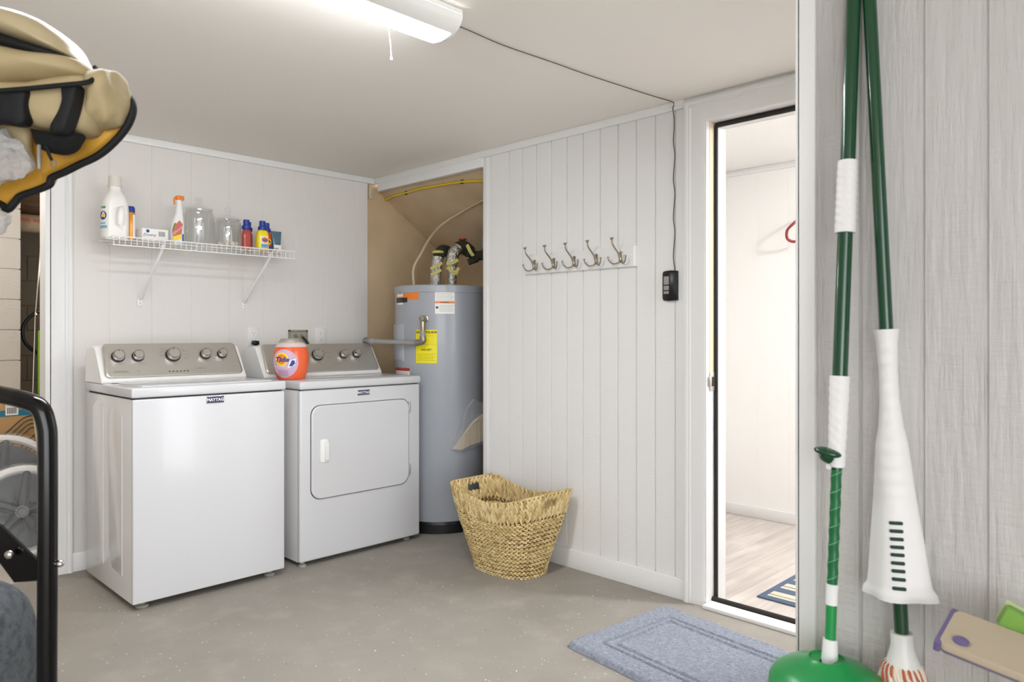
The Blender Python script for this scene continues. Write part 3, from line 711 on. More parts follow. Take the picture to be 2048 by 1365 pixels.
mb.rect(-0.028, 0.034, 0.03, 0.155, fj, 6, 1)
fj2 = lambda u, v: (lambda p: (jx-0.028+(p[0]-jx+0.028)*1.03, jy+(p[1]-jy)*1.03, p[2]))(fj(u, v))
fj3 = lambda u, v: (lambda p: (jx-0.028+(p[0]-jx+0.028)*1.05, jy+(p[1]-jy)*1.05, p[2]))(fj(u, v))
mb.use(1).disc(0.004, 0.105, 0.021, fj2, 20); mb.use(2).text('all', 0.004, 0.106, 0.028, fj3, bold=0.001)
mb.use(4).rect(-0.01, 0.02, 0.138, 0.148, fj2, 3); mb.use(3).rect(-0.02, 0.028, 0.045, 0.058, fj2, 4).rect(-0.015, 0.02, 0.065, 0.071, fj2, 4)
mb.build('label_sticker', t, normals=False)

# -- aerosol can (orange/blue)
t = thing('aerosol_can', (1.218, 3.80, ST), 'slim orange and white spray can with blue cap beside the large jug', 'can')
c0 = (1.222, 3.80, ST)
mb = MB(mat('can_orange', (226, 150, 52), 0.3, 0.2)); mb.lathe([(0.001, 0), (0.019, 0), (0.020, 0.004), (0.020, 0.13), (0.017, 0.136), (0.001, 0.136)], c0, 24); mb.build('can_body', t)
mb = MB(m_paper)
mb.loft([[(c0[0]+math.cos(a)*0.0204, c0[1]+math.sin(a)*0.0204, c0[2]+z) for a in [math.radians(-82+i*12) for i in range(11)]] for z in (0.01, 0.125)], cap=False, closed=False); mb.build('side_label', t, normals=False)
MB(m_blue).lathe([(0.001, 0.136), (0.0185, 0.136), (0.018, 0.158), (0.014, 0.166), (0.001, 0.167)], c0, 24).build('cap', t)
# -- softener-sheet box
t = thing('dryer_sheet_box', (1.31, 3.79, ST), 'small white carton with a barcode lying on the wire shelf', 'box')
bx0, bx1, by0, by1 = 1.255, 1.378, 3.745, 3.84
MB(m_paper).box(bx0, bx1, by0, by1, ST, ST+0.062, 0.004).build('carton', t)
mb = MB(m_blue, m_inkg, m_ink); f = lambda u, v: (u, by0-0.0006, ST+v)
mb.disc(bx0+0.026, 0.048, 0.008, f, 16); mb.use(2).text('Downy', bx0+0.034, 0.03, 0.020, f, shear=0.3); mb.use(1)
for q in range(12): mb.rect(bx0+0.076+q*0.0026, bx0+0.0775+q*0.0026, 0.026, 0.050, f)
mb.use(1).rect(bx0+0.01, bx0+0.09, 0.008, 0.011, f); mb.build('print', t)
# -- stain remover spray
t = thing('spray_bottle', (1.43, 3.79, ST), 'tall white spray bottle with orange trigger on the wire shelf', 'spray bottle')
sx_, sy_ = 1.432, 3.78
mb = MB(m_plast); rings = []
for z, w, d, dx in ((0, 0.058, 0.038, 0), (0.006, 0.066, 0.044, 0), (0.06, 0.066, 0.044, 0.0), (0.10, 0.062, 0.042, 0.002), (0.13, 0.050, 0.038, 0.006), (0.155, 0.038, 0.034, 0.009), (0.19, 0.030, 0.030, 0.010), (0.20, 0.026, 0.026, 0.010)):
    rings.append([(sx_+dx+p[0], sy_+p[1], ST+z) for p in rrect(w, d, min(w, d)*0.42, 5)])
mb.loft(rings); mb.build('bottle', t)
MB(m_plast).lathe([(0.001, 0.2), (0.014, 0.2), (0.014, 0.222), (0.001, 0.222)], (sx_+0.010, sy_, ST), 20).build('collar', t)
MB(m_lorg).box(sx_-0.006, sx_+0.034, sy_-0.011, sy_+0.011, ST+0.222, ST+0.245, 0.006, 2).build('spray_head', t)
mb = MB(m_lorg); mb.tube(smooth_path([(sx_-0.004, sy_, ST+0.238), (sx_-0.014, sy_, ST+0.225), (sx_-0.012, sy_, ST+0.2)]), 0.0045, 8); mb.build('trigger', t)
mb = MB(mat('label_salmon', (205, 110, 96), 0.4), m_yel, mat('label_olive', (100, 130, 60), 0.4), m_blue, m_paper, m_ink); f = lambda u, v: (sx_+u, sy_-0.0226, ST+v)
mb.blob([(-0.028, 0.012), (0.012, 0.03), (0.020, 0.10), (0.004, 0.118), (-0.020, 0.09), (-0.030, 0.06)], f)
f2 = lambda u, v: (sx_+u, sy_-0.0232, ST+v)
mb.use(1).blob([(-0.028, 0.012), (0.010, 0.028), (0.014, 0.050), (-0.028, 0.034)], f2); mb.use(2).blob([(-0.031, 0.05), (-0.012, 0.105), (-0.022, 0.10), (-0.031, 0.07)], f2)
mb.use(4).text('Shout', -0.006, 0.072, 0.020, lambda u, v: (sx_+u*0.9, sy_-0.0238, ST+v+u*0.9)); mb.use(3).rect(0.017, 0.024, 0.008, 0.05, f2); mb.build('front_label', t)
# -- glass jars with lids
def jar(x, y, r, h, label):
    t = thing('glass_jar', (x, y, ST), label, 'jar', 'lidded glass jars on the wire shelf')
    MB(m_glass).lathe([(0.001, 0.0), (r*0.94, 0.0), (r, 0.008), (r, h*0.80), (r*0.97, h*0.90), (r*0.86, h*0.955), (r*0.84, h*0.965), (r*0.88, h), (r*0.84, h), (r*0.80, h*0.96), (r*0.93, h*0.89), (r*0.963, h*0.80), (r*0.963, 0.012), (r*0.9, 0.007), (0.001, 0.007)], (x, y, ST), 48).build('bowl', t)
    l = MB(m_glass).lathe([(0.001, h-0.006), (r*0.80, h-0.006), (r*0.80, h+0.0008), (r*0.93, h+0.001), (r*0.97, h+0.004), (r*0.90, h+0.009), (r*0.6, h+0.018), (r*0.3, h+0.030), (r*0.16, h+0.034), (0.001, h+0.034)], (x, y, ST), 48).build('lid', t)
    MB(m_glass).lathe([(0.001, h+0.0345), (r*0.13, h+0.0345), (r*0.13, h+0.038), (r*0.23, h+0.044), (r*0.27, h+0.054), (r*0.22, h+0.064), (r*0.1, h+0.069), (0.001, h+0.07)], (x, y, ST), 24).build('lid_knob', l)
jar(1.545, 3.79, 0.078, 0.185, 'large empty lidded glass jar beside the spray bottle')
jar(1.695, 3.785, 0.068, 0.150, 'smaller lidded glass jar holding a few white balls')
for i, (dx, dy) in enumerate([(-0.045, 0.0), (-0.02, -0.035), (0.005, -0.048), (0.03, -0.03), (0.045, 0.005), (0.0, -0.01), (-0.015, 0.03), (0.025, 0.03)]):
    b = MB(mat('ball_cream', (232, 222, 206), 0.6)).ell((1.695+dx, 3.785+dy, ST+0.0075+0.0135), (0.0132, 0.0132, 0.0132), Vector((0,0,1)), Vector((1,0,0)), Vector((0,1,0)), 14, 9).build('dryer_ball')
    tag(b, 'small cream ball lying in the bottom of the smaller glass jar', 'ball', 'cream balls in the smaller glass jar')
# -- small detergent bottles
def mini(x, y, col, lab, label, h=0.108, w=0.052):
    t = thing('detergent_bottle', (x, y, ST), label, 'bottle', 'small blue-capped detergent bottles on the wire shelf')
    mb = MB(mat('mini_'+col[0], col[1], 0.3, coat=0.3)); rings = []
    for z, k in ((0, 0.88), (0.004, 0.98), (0.012, 1), (h*0.7, 1), (h*0.86, 0.93), (h*0.95, 0.78), (h, 0.6)):
        rings.append([(x+p[0]*k, y+p[1]*k, ST+z) for p in rrect(w, w*0.72, w*0.3, 5)])
    mb.loft(rings); mb.build('bottle', t)
    MB(m_blue).lathe([(0.001, h), (0.0235, h), (0.023, h+0.018), (0.0165, h+0.022), (0.016, h+0.05), (0.001, h+0.052)], (x, y, ST), 24).build('cap', t)
    if lab:
        mb = MB(m_yel, m_lorg, m_blue, m_paper, mat('label_lightblue', (120, 180, 215), 0.4))
        f = lambda u, v: (x+u, y-w*0.36-0.0008, ST+v); f2 = lambda u, v: (x+u, y-w*0.36-0.0014, ST+v); f3_ = lambda u, v: (x+u, y-w*0.36-0.002, ST+v)
        if lab == 'y':
            mb.use(3).rect(-0.019, 0.019, 0.014, 0.076, f).use(4).rect(-0.019, 0.019, 0.014, 0.034, f2).use(1).disc(0.003, 0.055, 0.016, f2, 20)
            mb.use(2).text('Gain', 0.0, 0.056, 0.019, f3_, shear=0.3, bold=0.0006); mb.use(2).text('Original', 0.0, 0.025, 0.010, f3_)
        else:
            mb.use(0).disc(0.0, 0.058, 0.018, f, 20); mb.use(1).disc(0.0, 0.058, 0.012, f2, 20); mb.use(2).text('Tide', 0.0, 0.058, 0.015, f3_, shear=0.3, bold=0.0006).rect(-0.02, 0.02, 0.014, 0.034, f)
        mb.build('front_label', t)
mini(1.795, 3.78, ('dullred', (176, 78, 70)), None, 'dull red bottle with blue cap beside the smaller glass jar', 0.112, 0.048)
mini(1.869, 3.745, ('yellow', (246, 222, 40)), 'y', 'yellow bottle with blue cap and round orange label', 0.110, 0.066)
mini(1.838, 3.85, ('dullred', (176, 78, 70)), None, 'dull red bottle with blue cap standing behind the yellow bottle', 0.112, 0.048)
mini(1.925, 3.81, ('red', (206, 70, 50)), 'r', 'orange red bottle with blue cap right of the yellow bottle', 0.112, 0.056)
t = thing('sachet_pouch', (1.99, 3.80, ST-0.0), 'small blue and white foil pouch at the right end of the wire shelf', 'pouch')
mb = MB(mat('pouch_blue', (96, 124, 140), 0.25, 0.3, bump=[((60,60,60),0.5,0.004)])); rings = []
for z, w, d in ((0, 0.044, 0.03), (0.01, 0.05, 0.034), (0.06, 0.052, 0.028), (0.10, 0.06, 0.016), (0.118, 0.064, 0.006), (0.122, 0.064, 0.004)):
    rings.append([(1.985+p[0], 3.815+p[1], ST+z) for p in rrect(w, d, min(w, d)*0.45, 4)])
mb.loft(rings); mb.build('pouch_body', t)
mb = MB(m_paper, m_ink); f = lambda u, v: (1.985+u, 3.7975, ST+v)
mb.rect(-0.022, 0.022, 0.006, 0.045, f).use(1)
for q in range(6): mb.rect(-0.018+q*0.004, -0.016+q*0.004, 0.010, 0.028, lambda u, v: (1.985+u, 3.797, ST+v))
mb.build('pouch_label', t)

# ------------------------------------------------------------------ water heater
hx, hy, hr = 2.870, 3.443, 0.275
t = thing('water_heater', (hx, hy, 0), 'tall grey cylindrical water heater standing in the brown closet', 'water heater')
MB(m_tank).lathe([(0.001, 0.055), (hr-0.004, 0.055), (hr, 0.062), (hr, 1.385), (hr+0.004, 1.388), (hr+0.004, 1.424), (hr-0.002, 1.430), (0.001, 1.436)], (hx, hy, 0), 96).build('tank', t)
MB(m_black).lathe([(0.001, 0), (hr+0.012, 0), (hr+0.012, 0.04), (hr+0.006, 0.046), (hr+0.006, 0.058), (hr+0.002, 0.066), (0.001, 0.066)], (hx, hy, 0), 96).build('base_ring', t)
def cyl(off=0.001):
    def f(u, v, w=0):
        a = math.radians(u); return (hx+math.cos(a)*(hr+off+w), hy+math.sin(a)*(hr+off+w), v)
    return f
deg = lambda m_: m_/hr*180/PI
def cyl_txt(mb, s_, a, z, size, off=0.003, sx=1):
    c = cyl(off); mb.text(s_, 0, 0, size, lambda u, v: c(a+deg(u*sx), z+v), bold=size*0.02)
# access cover (wide raised box at the left edge)
mb = MB(mat('grey_cover', (176, 180, 186), 0.35))
for z0, z1 in ((0.985, 1.205),):
    rings = []
    for w, ins in ((0, 0), (0.007, 0.0), (0.010, 0.010)):
        rings.append([cyl(0)(a_ , z_, w) for a_, z_ in rrect(deg(0.16-ins*2), z1-z0-ins*2, 0.012, 3, 163, (z0+z1)/2)])
    mb.loft(rings, smooth=False)
mb.build('access_cover', t)
# orange / black brand label
mb = MB(m_paper, m_lorg, m_ink, m_inkg); c1 = cyl(0.0012)
mb.use(1).rect(160, 203, 1.345, 1.392, c1, 10).use(2).rect(160, 186, 1.330, 1.358, cyl(0.002), 6).use(0).rect(163, 178, 1.365, 1.398, cyl(0.0026), 4).rect(163, 178, 1.318, 1.330, cyl(0.002), 4)
mb.use(2); cyl_txt(mb, 'A.O. SMITH', 170.5, 1.385, 0.012, 0.0034); mb.use(3); cyl_txt(mb, 'PROLINE', 171, 1.343, 0.011, 0.0034)
mb.build('brand_label', t, normals=False)
mb = MB(m_paper, m_lorg, m_inkg, m_ink)
mb.rect(223.5, 247, 1.262, 1.396, c1, 6).use(1).rect(223.5, 247, 1.322, 1.333, cyl(0.002), 6)
mb.use(2)
for q in range(14):
    z = 1.388-q*0.0085
    if 1.318 < z < 1.336: continue
    mb.rect(224.5 if z > 1.32 else 228.5, 246 - (q % 3), z-0.0012, z, cyl(0.0018), 4)
mb.use(3).rect(224.6, 227.4, 1.292, 1.304, cyl(0.0018)); cyl_txt(mb, 'WARNING', 235, 1.3275, 0.010, 0.003)
mb.build('warning_label', t, normals=False)
mb = MB(mat('energy_yellow', (240, 226, 30), 0.45), m_ink, mat('ink_olive', (150, 140, 30), 0.5))
mb.rect(199.5, 226, 0.978, 1.170, c1, 6).use(1); cyl_txt(mb, 'ENERGYGUIDE', 212.8, 1.155, 0.0185, 0.003, 1.0)
cyl_txt(mb, 'kWh 4577', 213, 1.055, 0.014, 0.003); mb.blob([(204, 1.110), (206, 1.122), (208, 1.110)], cyl(0.002))
mb.use(2)
for q in range(5): mb.rect(201, 224.5-(q % 2)*3, 1.030-q*0.009, 1.0315-q*0.009, cyl(0.002), 4)
for q in range(2): mb.rect(201, 224.5, 1.135-q*0.05, 1.136-q*0.05, cyl(0.002), 4)
mb.build('energy_label', t, label='yellow label headed ENERGYGUIDE', normals=False)
mb = MB(m_paper, m_red, m_inkg)
mb.rect(157, 190, 0.86, 0.947, c1, 8).use(1).rect(157, 190, 0.930, 0.947, cyl(0.002), 8).use(2)
for q in range(6): mb.rect(160, 187, 0.918-q*0.01, 0.9195-q*0.01, cyl(0.002), 6)
mb.build('caution_label', t, normals=False)
# relief valve
m_galv = mat('galvanised', (150, 146, 138), 0.35, 0.7); m_brass = mat('dull_brass', (172, 160, 138), 0.3, 0.8)
va = cyl(0)(212, 1.233); vn = Vector((math.cos(math.radians(212)), math.sin(math.radians(212)), 0)); side = Vector((-vn.y, vn.x, 0))
vp = Vector(va)
MB(m_brass).lathe([(0.001, 0), (0.020, 0), (0.020, 0.01), (0.014, 0.012), (0.014, 0.04), (0.018, 0.042), (0.018, 0.065), (0.001, 0.066)], vp, 16, A=vn, U=side, V=Vector((0,0,1))).lathe([(0.001, -0.075), (0.013, -0.075), (0.015, -0.05), (0.017, -0.03), (0.012, 0), (0.016, 0.012), (0.001, 0.014)], vp+vn*0.05, 16).build('relief_valve', t)
MB(m_galv).lathe([(0.001, 0.066), (0.017, 0.066), (0.015, 0.074), (0.001, 0.076)], vp, 16, A=vn, U=side, V=Vector((0,0,1))).build('valve_cap', t)
# insulated pipes
foil = mat('crumpled_foil', (200, 198, 192), 0.22, 1.0, bump=[((70, 70, 70), 1.0, 0.012)])
foam = mat('dark_foam', (52, 54, 42), 0.8, bump=[((60, 60, 60), 0.5, 0.01)]); insul = mat('yellow_insulation', (206, 196, 118), 0.85, bump=[((90, 90, 90), 0.6, 0.01)])
C0 = Vector((0.712, 0.702, 0)); R0 = Vector((0.702, -0.712, 0))      # away from the viewer, to the right
def at(u, v, d): return Vector((0, 0, 1.15)) + C0*d + R0*((u-1024)/1460*d) + Vector((0, 0, (667-v)/1460*d))
t = thing('insulated_pipe', tuple(at(871, 567, 4.42)), 'left shorter foil-wrapped pipe bent over the heater top', 'pipe', 'foil-wrapped pipes on top of the water heater')
p = [at(871, 575, 4.42), at(872, 545, 4.42), at(876, 515, 4.43)]
MB(foil).tube(smooth_path(p, 5), [0.034]*11, 16).build('foil_wrap', t)
MB(foam).tube(smooth_path([at(877, 512, 4.43), at(884, 502, 4.48), at(893, 503, 4.6), at(903, 508, 4.8)], 5), 0.036, 14).build('foam_sleeve', t)
mb = MB(insul)
for a, b in (((861, 538), (884, 526)), ((862, 550), (882, 540))): MB(insul).tube([at(a[0], a[1], 4.38), at((a[0]+b[0])/2, (a[1]+b[1])/2+1, 4.375), at(b[0], b[1], 4.39)], 0.009, 6, flat=0.4).build('insulation_strip', t)
mb.lathe([(0.001, 0.01), (0.036, 0), (0.036, -0.012), (0.001, -0.014)], at(876, 503, 4.43), 12)
mb.build('insulation', t)
t = thing('insulated_pipe', tuple(at(905, 567, 4.42)), 'right taller foil-wrapped pipe with the red valve handle', 'pipe', 'foil-wrapped pipes on top of the water heater')
MB(foil).tube(smooth_path([at(904, 578, 4.42), at(904, 545, 4.42), at(903, 528, 4.42), at(907, 508, 4.42), at(916, 496, 4.44)], 5), [0.028]*6+[0.033]*4+[0.038]*11, 16).build('foil_wrap', t)
MB(foam).tube(smooth_path([at(914, 498, 4.44), at(926, 494, 4.47), at(938, 503, 4.5), at(950, 512, 4.52), at(972, 510, 4.52)], 5), [0.040]*12+[0.03]*9, 14).tube([at(936, 525, 4.5), at(956, 518, 4.5)], 0.02, 10).build('foam_sleeve', t)
mb = MB(insul)
for a, b in (((893, 528), (916, 520)), ((894, 535), (915, 548)), ((906, 550), (917, 536)), ((934, 490), (946, 512))): MB(insul).tube([at(a[0], a[1], 4.385), at((a[0]+b[0])/2, (a[1]+b[1])/2+2, 4.375), at(b[0], b[1], 4.39)], 0.011, 6, flat=0.4).build('insulation_strip', t)
mb = MB(m_red); hcx = at(925, 479, 4.47)
mb.tube([hcx, hcx-Vector((0, 0, 0.03))], 0.005, 8); mb.tube([hcx+Vector((math.cos(a)*0.022, math.sin(a)*0.022, 0)) for a in [2*PI*k/16 for k in range(16)]], 0.005, 6, loop=True)
for k in range(3):
    a = 2*PI*k/3; mb.tube([hcx, hcx+Vector((math.cos(a)*0.022, math.sin(a)*0.022, 0))], 0.004, 6)
mb.build('valve_handle', t)
# discharge pipe
q0 = vp+vn*0.05
mb = MB(mat('grey_pvc', (150, 150, 148), 0.45)); e1 = q0+Vector((0, 0, -0.13))
mb.tube(smooth_path([q0+Vector((0, 0, -0.07)), q0+Vector((0, 0, -0.105))], 3), 0.0155, 14)
wall_end = Vector((2.690, YW, 1.10)); el = Vector((e1.x, e1.y, 1.093)); p2 = at(742, 683, 4.30)
mb.tube([el+(p2-el).normalized()*0.03, p2], 0.0138, 14).tube([p2+(wall_end-p2).normalized()*0.02, wall_end], 0.0138, 14)
mb2 = MB(m_galv); mb2.tube(smooth_path([q0+Vector((0, 0, -0.10)), el+Vector((0, 0, 0.012)), el+(p2-el).normalized()*0.045], 5), 0.0185, 14)
mb3 = MB(mat('grey_pvc', (150, 150, 148), 0.45)); mb3.tube(smooth_path([p2+(el-p2).normalized()*0.03, p2, p2+(wall_end-p2).normalized()*0.035], 5), 0.0170, 14)
t = thing('discharge_pipe', tuple(el), 'grey pipe running from the heater valve into the back wall', 'pipe')
mb.build('pipe', t); mb2.build('elbow', t); mb3.build('elbow', t); MB(mat('grey_pvc', (150, 150, 148), 0.45)).lathe([(0.001, 0), (0.024, 0), (0.024, -0.008), (0.001, -0.008)], (wall_end.x, YW, wall_end.z), 18, 'y').build('wall_flange', t)
# electrical box and cables
def onslope(u, v, lift=0.008):
    a = (u-1024)/1460; dx = 0.712+a*0.702; b = (667-v)/1460
    tt = (2.08+0.69*2.79-1.15-lift*1.2)/(b+0.69*dx); return at(u, v, tt)
yp = [onslope(*q) for q in ((766, 404), (783, 394), (812, 386), (840, 378), (878, 371), (924, 364), (966, 362), (990, 362))]
t = thing('electrical_cable', tuple(yp[0]), 'yellow electrical cable stapled along the sloping closet ceiling', 'cable')
MB(mat('yellow_cable', (214, 186, 40), 0.45)).tube(smooth_path(yp, 5), 0.0075, 8).build('cable_run', t)
for k in (2, 5): MB(m_dark).box(yp[k].x-0.004, yp[k].x+0.004, yp[k].y-0.012, yp[k].y+0.012, yp[k].z-0.011, yp[k].z+0.011, 0.001).build('staple', t)
ends = onslope(966, 400)
wp = [at(828, 574, 4.42), at(827, 538, 4.44), at(843, 506, 4.48), at(861, 475, 4.55), at(885, 449, 4.62), at(927, 422, 4.68), at(966, 401, 4.70), at(992, 388, 4.72)]
for k_, q_ in enumerate(((828, 574), (827, 538), (843, 506), (861, 475), (885, 449), (927, 422), (966, 401), (992, 388))):
    w_ = onslope(*q_, lift=0.012)
    if (w_-Vector((0, 0, 1.15))).length < (wp[k_]-Vector((0, 0, 1.15))).length: wp[k_] = w_
mb = MB(mat('cream_cable', (196, 180, 150), 0.5)); mb.tube(smooth_path(wp, 5), 0.0078, 8)
t = thing('electrical_cable', tuple(wp[0]), 'cream flexible cable rising from the heater top to the closet ceiling', 'cable')
mb.build('cable_run', t); MB(m_galv).lathe([(0.001, 0), (0.017, 0), (0.017, 0.012), (0.001, 0.014)], at(828, 577, 4.42)-Vector((0,0,0.002)), 14).build('connector', t)
mb = MB(mat('grey_metal_box', (128, 134, 138), 0.4, 0.2)); q = at(966, 432, 4.75); mb.box(q.x-0.01, q.x+0.07, q.y-0.10, q.y+0.01, q.z-0.24, q.z, 0.006)
t = thing('switch_box', (q.x+0.03, q.y-0.05, q.z-0.24), 'grey electrical switch box at the right edge of the closet', 'switch box')
mb.build('enclosure', t); MB(mat('grey_metal_box2', (160, 168, 172), 0.4)).box(q.x-0.02, q.x-0.009, q.y-0.085, q.y-0.005, q.z-0.215, q.z-0.02, 0.004).build('cover', t)
# manual in plastic sleeve taped on the tank
t = thing('manual_pouch', cyl(0.01)(262, 0.48), 'clear plastic pouch of papers taped to the side of the tank', 'pouch')
cc = cyl(0.006)
mb = MB(mat('manual_paper', (214, 200, 178), 0.6, bump=[((40, 40, 4), 0.5, 0.01)]))
o_ = [(244, 0.487), (252, 0.478), (266, 0.50), (290, 0.512), (294, 0.58), (290, 0.67), (270, 0.63), (256, 0.56)]
mb.loft([[cc(a, z, w) for a, z in o_] for w in (0, 0.02)], smooth=False); mb.build('papers', t)
o_ = [(242.5, 0.478), (252, 0.470), (290, 0.50), (297, 0.60), (292, 0.72), (272, 0.765), (262, 0.72), (252, 0.60)]
MB(m_film).loft([[cc(a, z, w) for a, z in o_] for w in (-0.002, 0.028)], smooth=False).build('plastic_sleeve', t)

# ------------------------------------------------------------------ hook rack
t = thing('coat_rack', (XW, 2.27, 1.456), 'white wooden board with five metal coat hooks on the grooved wall', 'coat rack')
mb = MB(m_trim); o_ = rrect(0.692, 0.094, 0.002, 2, 2.270, 1.5015)
mb.prism([(u, v) for u, v in o_], lambda u, v, w: (XW-w, u, v), [(0, 0), (0.010, 0), (0.018, 0.007)]); mb.build('board', t)
HX = XW-0.018
def hook(y, z=1.500):
    m = MB(m_nickel)
    m.prism(rrect(0.024, 0.052, 0.011, 4, y, z), lambda u, v, w: (HX-w, u, v), [(0, 0), (0.003, 0), (0.004, 0.002)])
    m.tube(smooth_path([(HX-0.003, y, z-0.020), (HX-0.012, y, z-0.004), (HX-0.024, y, z+0.018), (HX-0.048, y, z+0.038), (HX-0.066, y, z+0.056), (HX-0.070, y, z+0.076)]), 0.0038, 8)
    A = Vector((-0.25, 0, 1)).normalized(); U = Vector((0, 1, 0)); V = A.cross(U)
    m.lathe([(0.001, 0), (0.005, 0), (0.0075, 0.005), (0.010, 0.009), (0.009, 0.011), (0.001, 0.011)], (HX-0.070, y, z+0.074), 16, A=A, U=U, V=V)
    for sgn in (-1, 1):
        m.tube(smooth_path([(HX-0.004, y+sgn*0.003, z-0.012), (HX-0.010, y+sgn*0.012, z-0.026), (HX-0.022, y+sgn*0.030, z-0.030), (HX-0.030, y+sgn*0.044, z-0.018), (HX-0.034, y+sgn*0.049, z-0.002)]), 0.0034, 8)
        m.ell((HX-0.034, y+sgn*0.049, z), (0.0052,)*3, Vector((0,0,1)), Vector((1,0,0)), Vector((0,1,0)), 10, 6)
    m.ell((HX-0.008, y, z-0.006), (0.006, 0.016, 0.006), Vector((1,0,0)), Vector((0,0,1)), Vector((0,1,0)), 10, 6)
    return m
for y in (2.541, 2.409, 2.276, 2.140, 1.999): hook(y).build('hook', t)
for y in (1.945, 2.60): MB(m_trim).lathe([(0.001, 0), (0.005, 0), (0.004, -0.002), (0.001, -0.003)], (HX, y, 1.503), 12, 'x').build('screw_cap', t)

# ------------------------------------------------------------------ remote holder and lamp cord
t = thing('garage_remote', (XW, 1.744, 1.30), 'black wall remote with three grey buttons beside the hall door casing', 'remote')
mb = MB(m_black); yc, zc = 1.744, 1.3575; hw = 0.036; hh = 0.063
rings = []
for i in range(9):
    u = -hw + 2*hw*i/8; bulge = 0.026 - 0.012*abs(u/hw)**2
    rings.append([(XW-w, yc+u, zc+v) for w, v in ((0.001, -hh), (bulge*0.6, -hh-0.003*(1-(u/hw)**2)), (bulge, -hh+0.010), (bulge, hh-0.010), (bulge*0.6, hh+0.003*(1-(u/hw)**2)), (0.001, hh))])
mb.loft(rings); o = mb.build('case', t)
for z0, z1 in ((zc+0.004, zc+0.040), (zc-0.020, zc-0.001), (zc-0.036, zc-0.0245)):
    MB(mat('grey_button', (150, 148, 142), 0.4)).box(XW-0.0275, XW-0.024, yc-0.004, yc+0.022, z0, z1, 0.001).build('button', t)
cp_ = [(1.545, 1.80, H-0.004)]
cpx = [(1.60, 1.792), (1.78, 1.80), (2.0, 1.785), (2.2, 1.775), (2.42, 1.755), (2.62, 1.735), (2.74, 1.722)]
cp_ = [(1.53, 1.795, H-0.006)] + [(a, b, H-0.005) for a, b in cpx] + [(XW-0.020, 1.724, 2.125), (XW-0.006, 1.727, 2.09)]
for i in range(12):
    cp_.append((XW-0.005, 1.727+0.004*math.sin(i*2.1), 2.04-i*0.056))
cp_.append((XW-0.006, 1.722, 1.415))
tag(MB(mat('cord_grey', (88, 84, 78), 0.5)).tube(smooth_path(cp_, 4), 0.0021, 6).build('lamp_cord'), 'thin dark cord running from the ceiling lamp down to the black remote', 'cord')

# ------------------------------------------------------------------ ceiling lamp
t = thing('ceiling_lamp', (0.9, 1.79, H), 'long white fluorescent ceiling lamp, lit, at the top of the picture', 'ceiling lamp')
LX0, LX1, LY, LW = 0.28, 1.505, 1.790, 0.092
m_lens = mat('lit_lens', (246, 250, 255), 0.4, emit=LAMP)
arc = [(LY+math.cos(a)*LW, H-0.018-math.sin(a)*0.058) for a in [PI*i/16 for i in range(17)]]
# lens: lower middle of the curve glows; upper flanks are the white housing
mb = MB(m_lens); seg = arc[2:12]
mb.loft([[(LX0+0.01, y, z) for y, z in seg], [(LX1-0.012, y, z) for y, z in seg]], closed=False, cap=False); mb.build('lens', t, normals=False)
mb = MB(m_plast)
for sg in (arc[:3], arc[11:]):
    mb.loft([[(LX0+0.01, y, z) for y, z in sg], [(LX1-0.012, y, z) for y, z in sg]], closed=False, cap=False)
mb.box(LX0, LX1, LY-LW, LY+LW, H-0.018, H-0.001, 0.002)
mb.build('housing', t)
for x in (LX0, LX1-0.012): MB(m_plast).loft([[(x, y, z) for y, z in arc], [(x+0.012, y, z) for y, z in arc]], smooth=False).build('end_cap', t)
mb = MB(m_wire); mb.tube(smooth_path([(1.30, 1.80, H-0.075), (1.302, 1.802, 2.06), (1.304, 1.80, 2.02)]), 0.0008, 5).tube([(1.304, 1.80, 2.035), (1.306, 1.80, 2.012), (1.308, 1.80, 1.985)], [0.0011, 0.0013, 0.0016], 6).lathe([(0.0005, -0.014), (0.0035, -0.012), (0.003, -0.004), (0.001, 0)], (1.3085, 1.80, 1.985), 10)
mb.build('pull_string', t)

# ------------------------------------------------------------------ woven basket
t = thing('laundry_basket', (2.54, 2.52, 0), 'tan woven laundry basket with handle cut-outs standing by the grooved wall', 'basket')
BX, BY = 2.54, 2.52
def bring(k, s):
    """point on the basket wall: k 0..1 up, s 0..1 round; returns pos, outward normal(approx)"""
    top = 0.405
    hx_, hy_ = 0.128 + (0.168-0.128)*k**0.9, 0.185 + (0.272-0.185)*k**0.95
    ex = 2.5 + 9.0*k*k               # squarer towards the rim
    a = 2*PI*s; c_, s_ = math.cos(a), math.sin(a)
    x = math.copysign(abs(c_)**(2/ex), c_)*hx_; y = math.copysign(abs(s_)**(2/ex), s_)*hy_
    dip = 0.060*(max(0, 1-(abs(y)/hy_)**1.7))*k**1.5     # long sides sag, short ends stay high
    end = 0.0
    return Vector((BX+x, BY+y, top*k - dip + end))
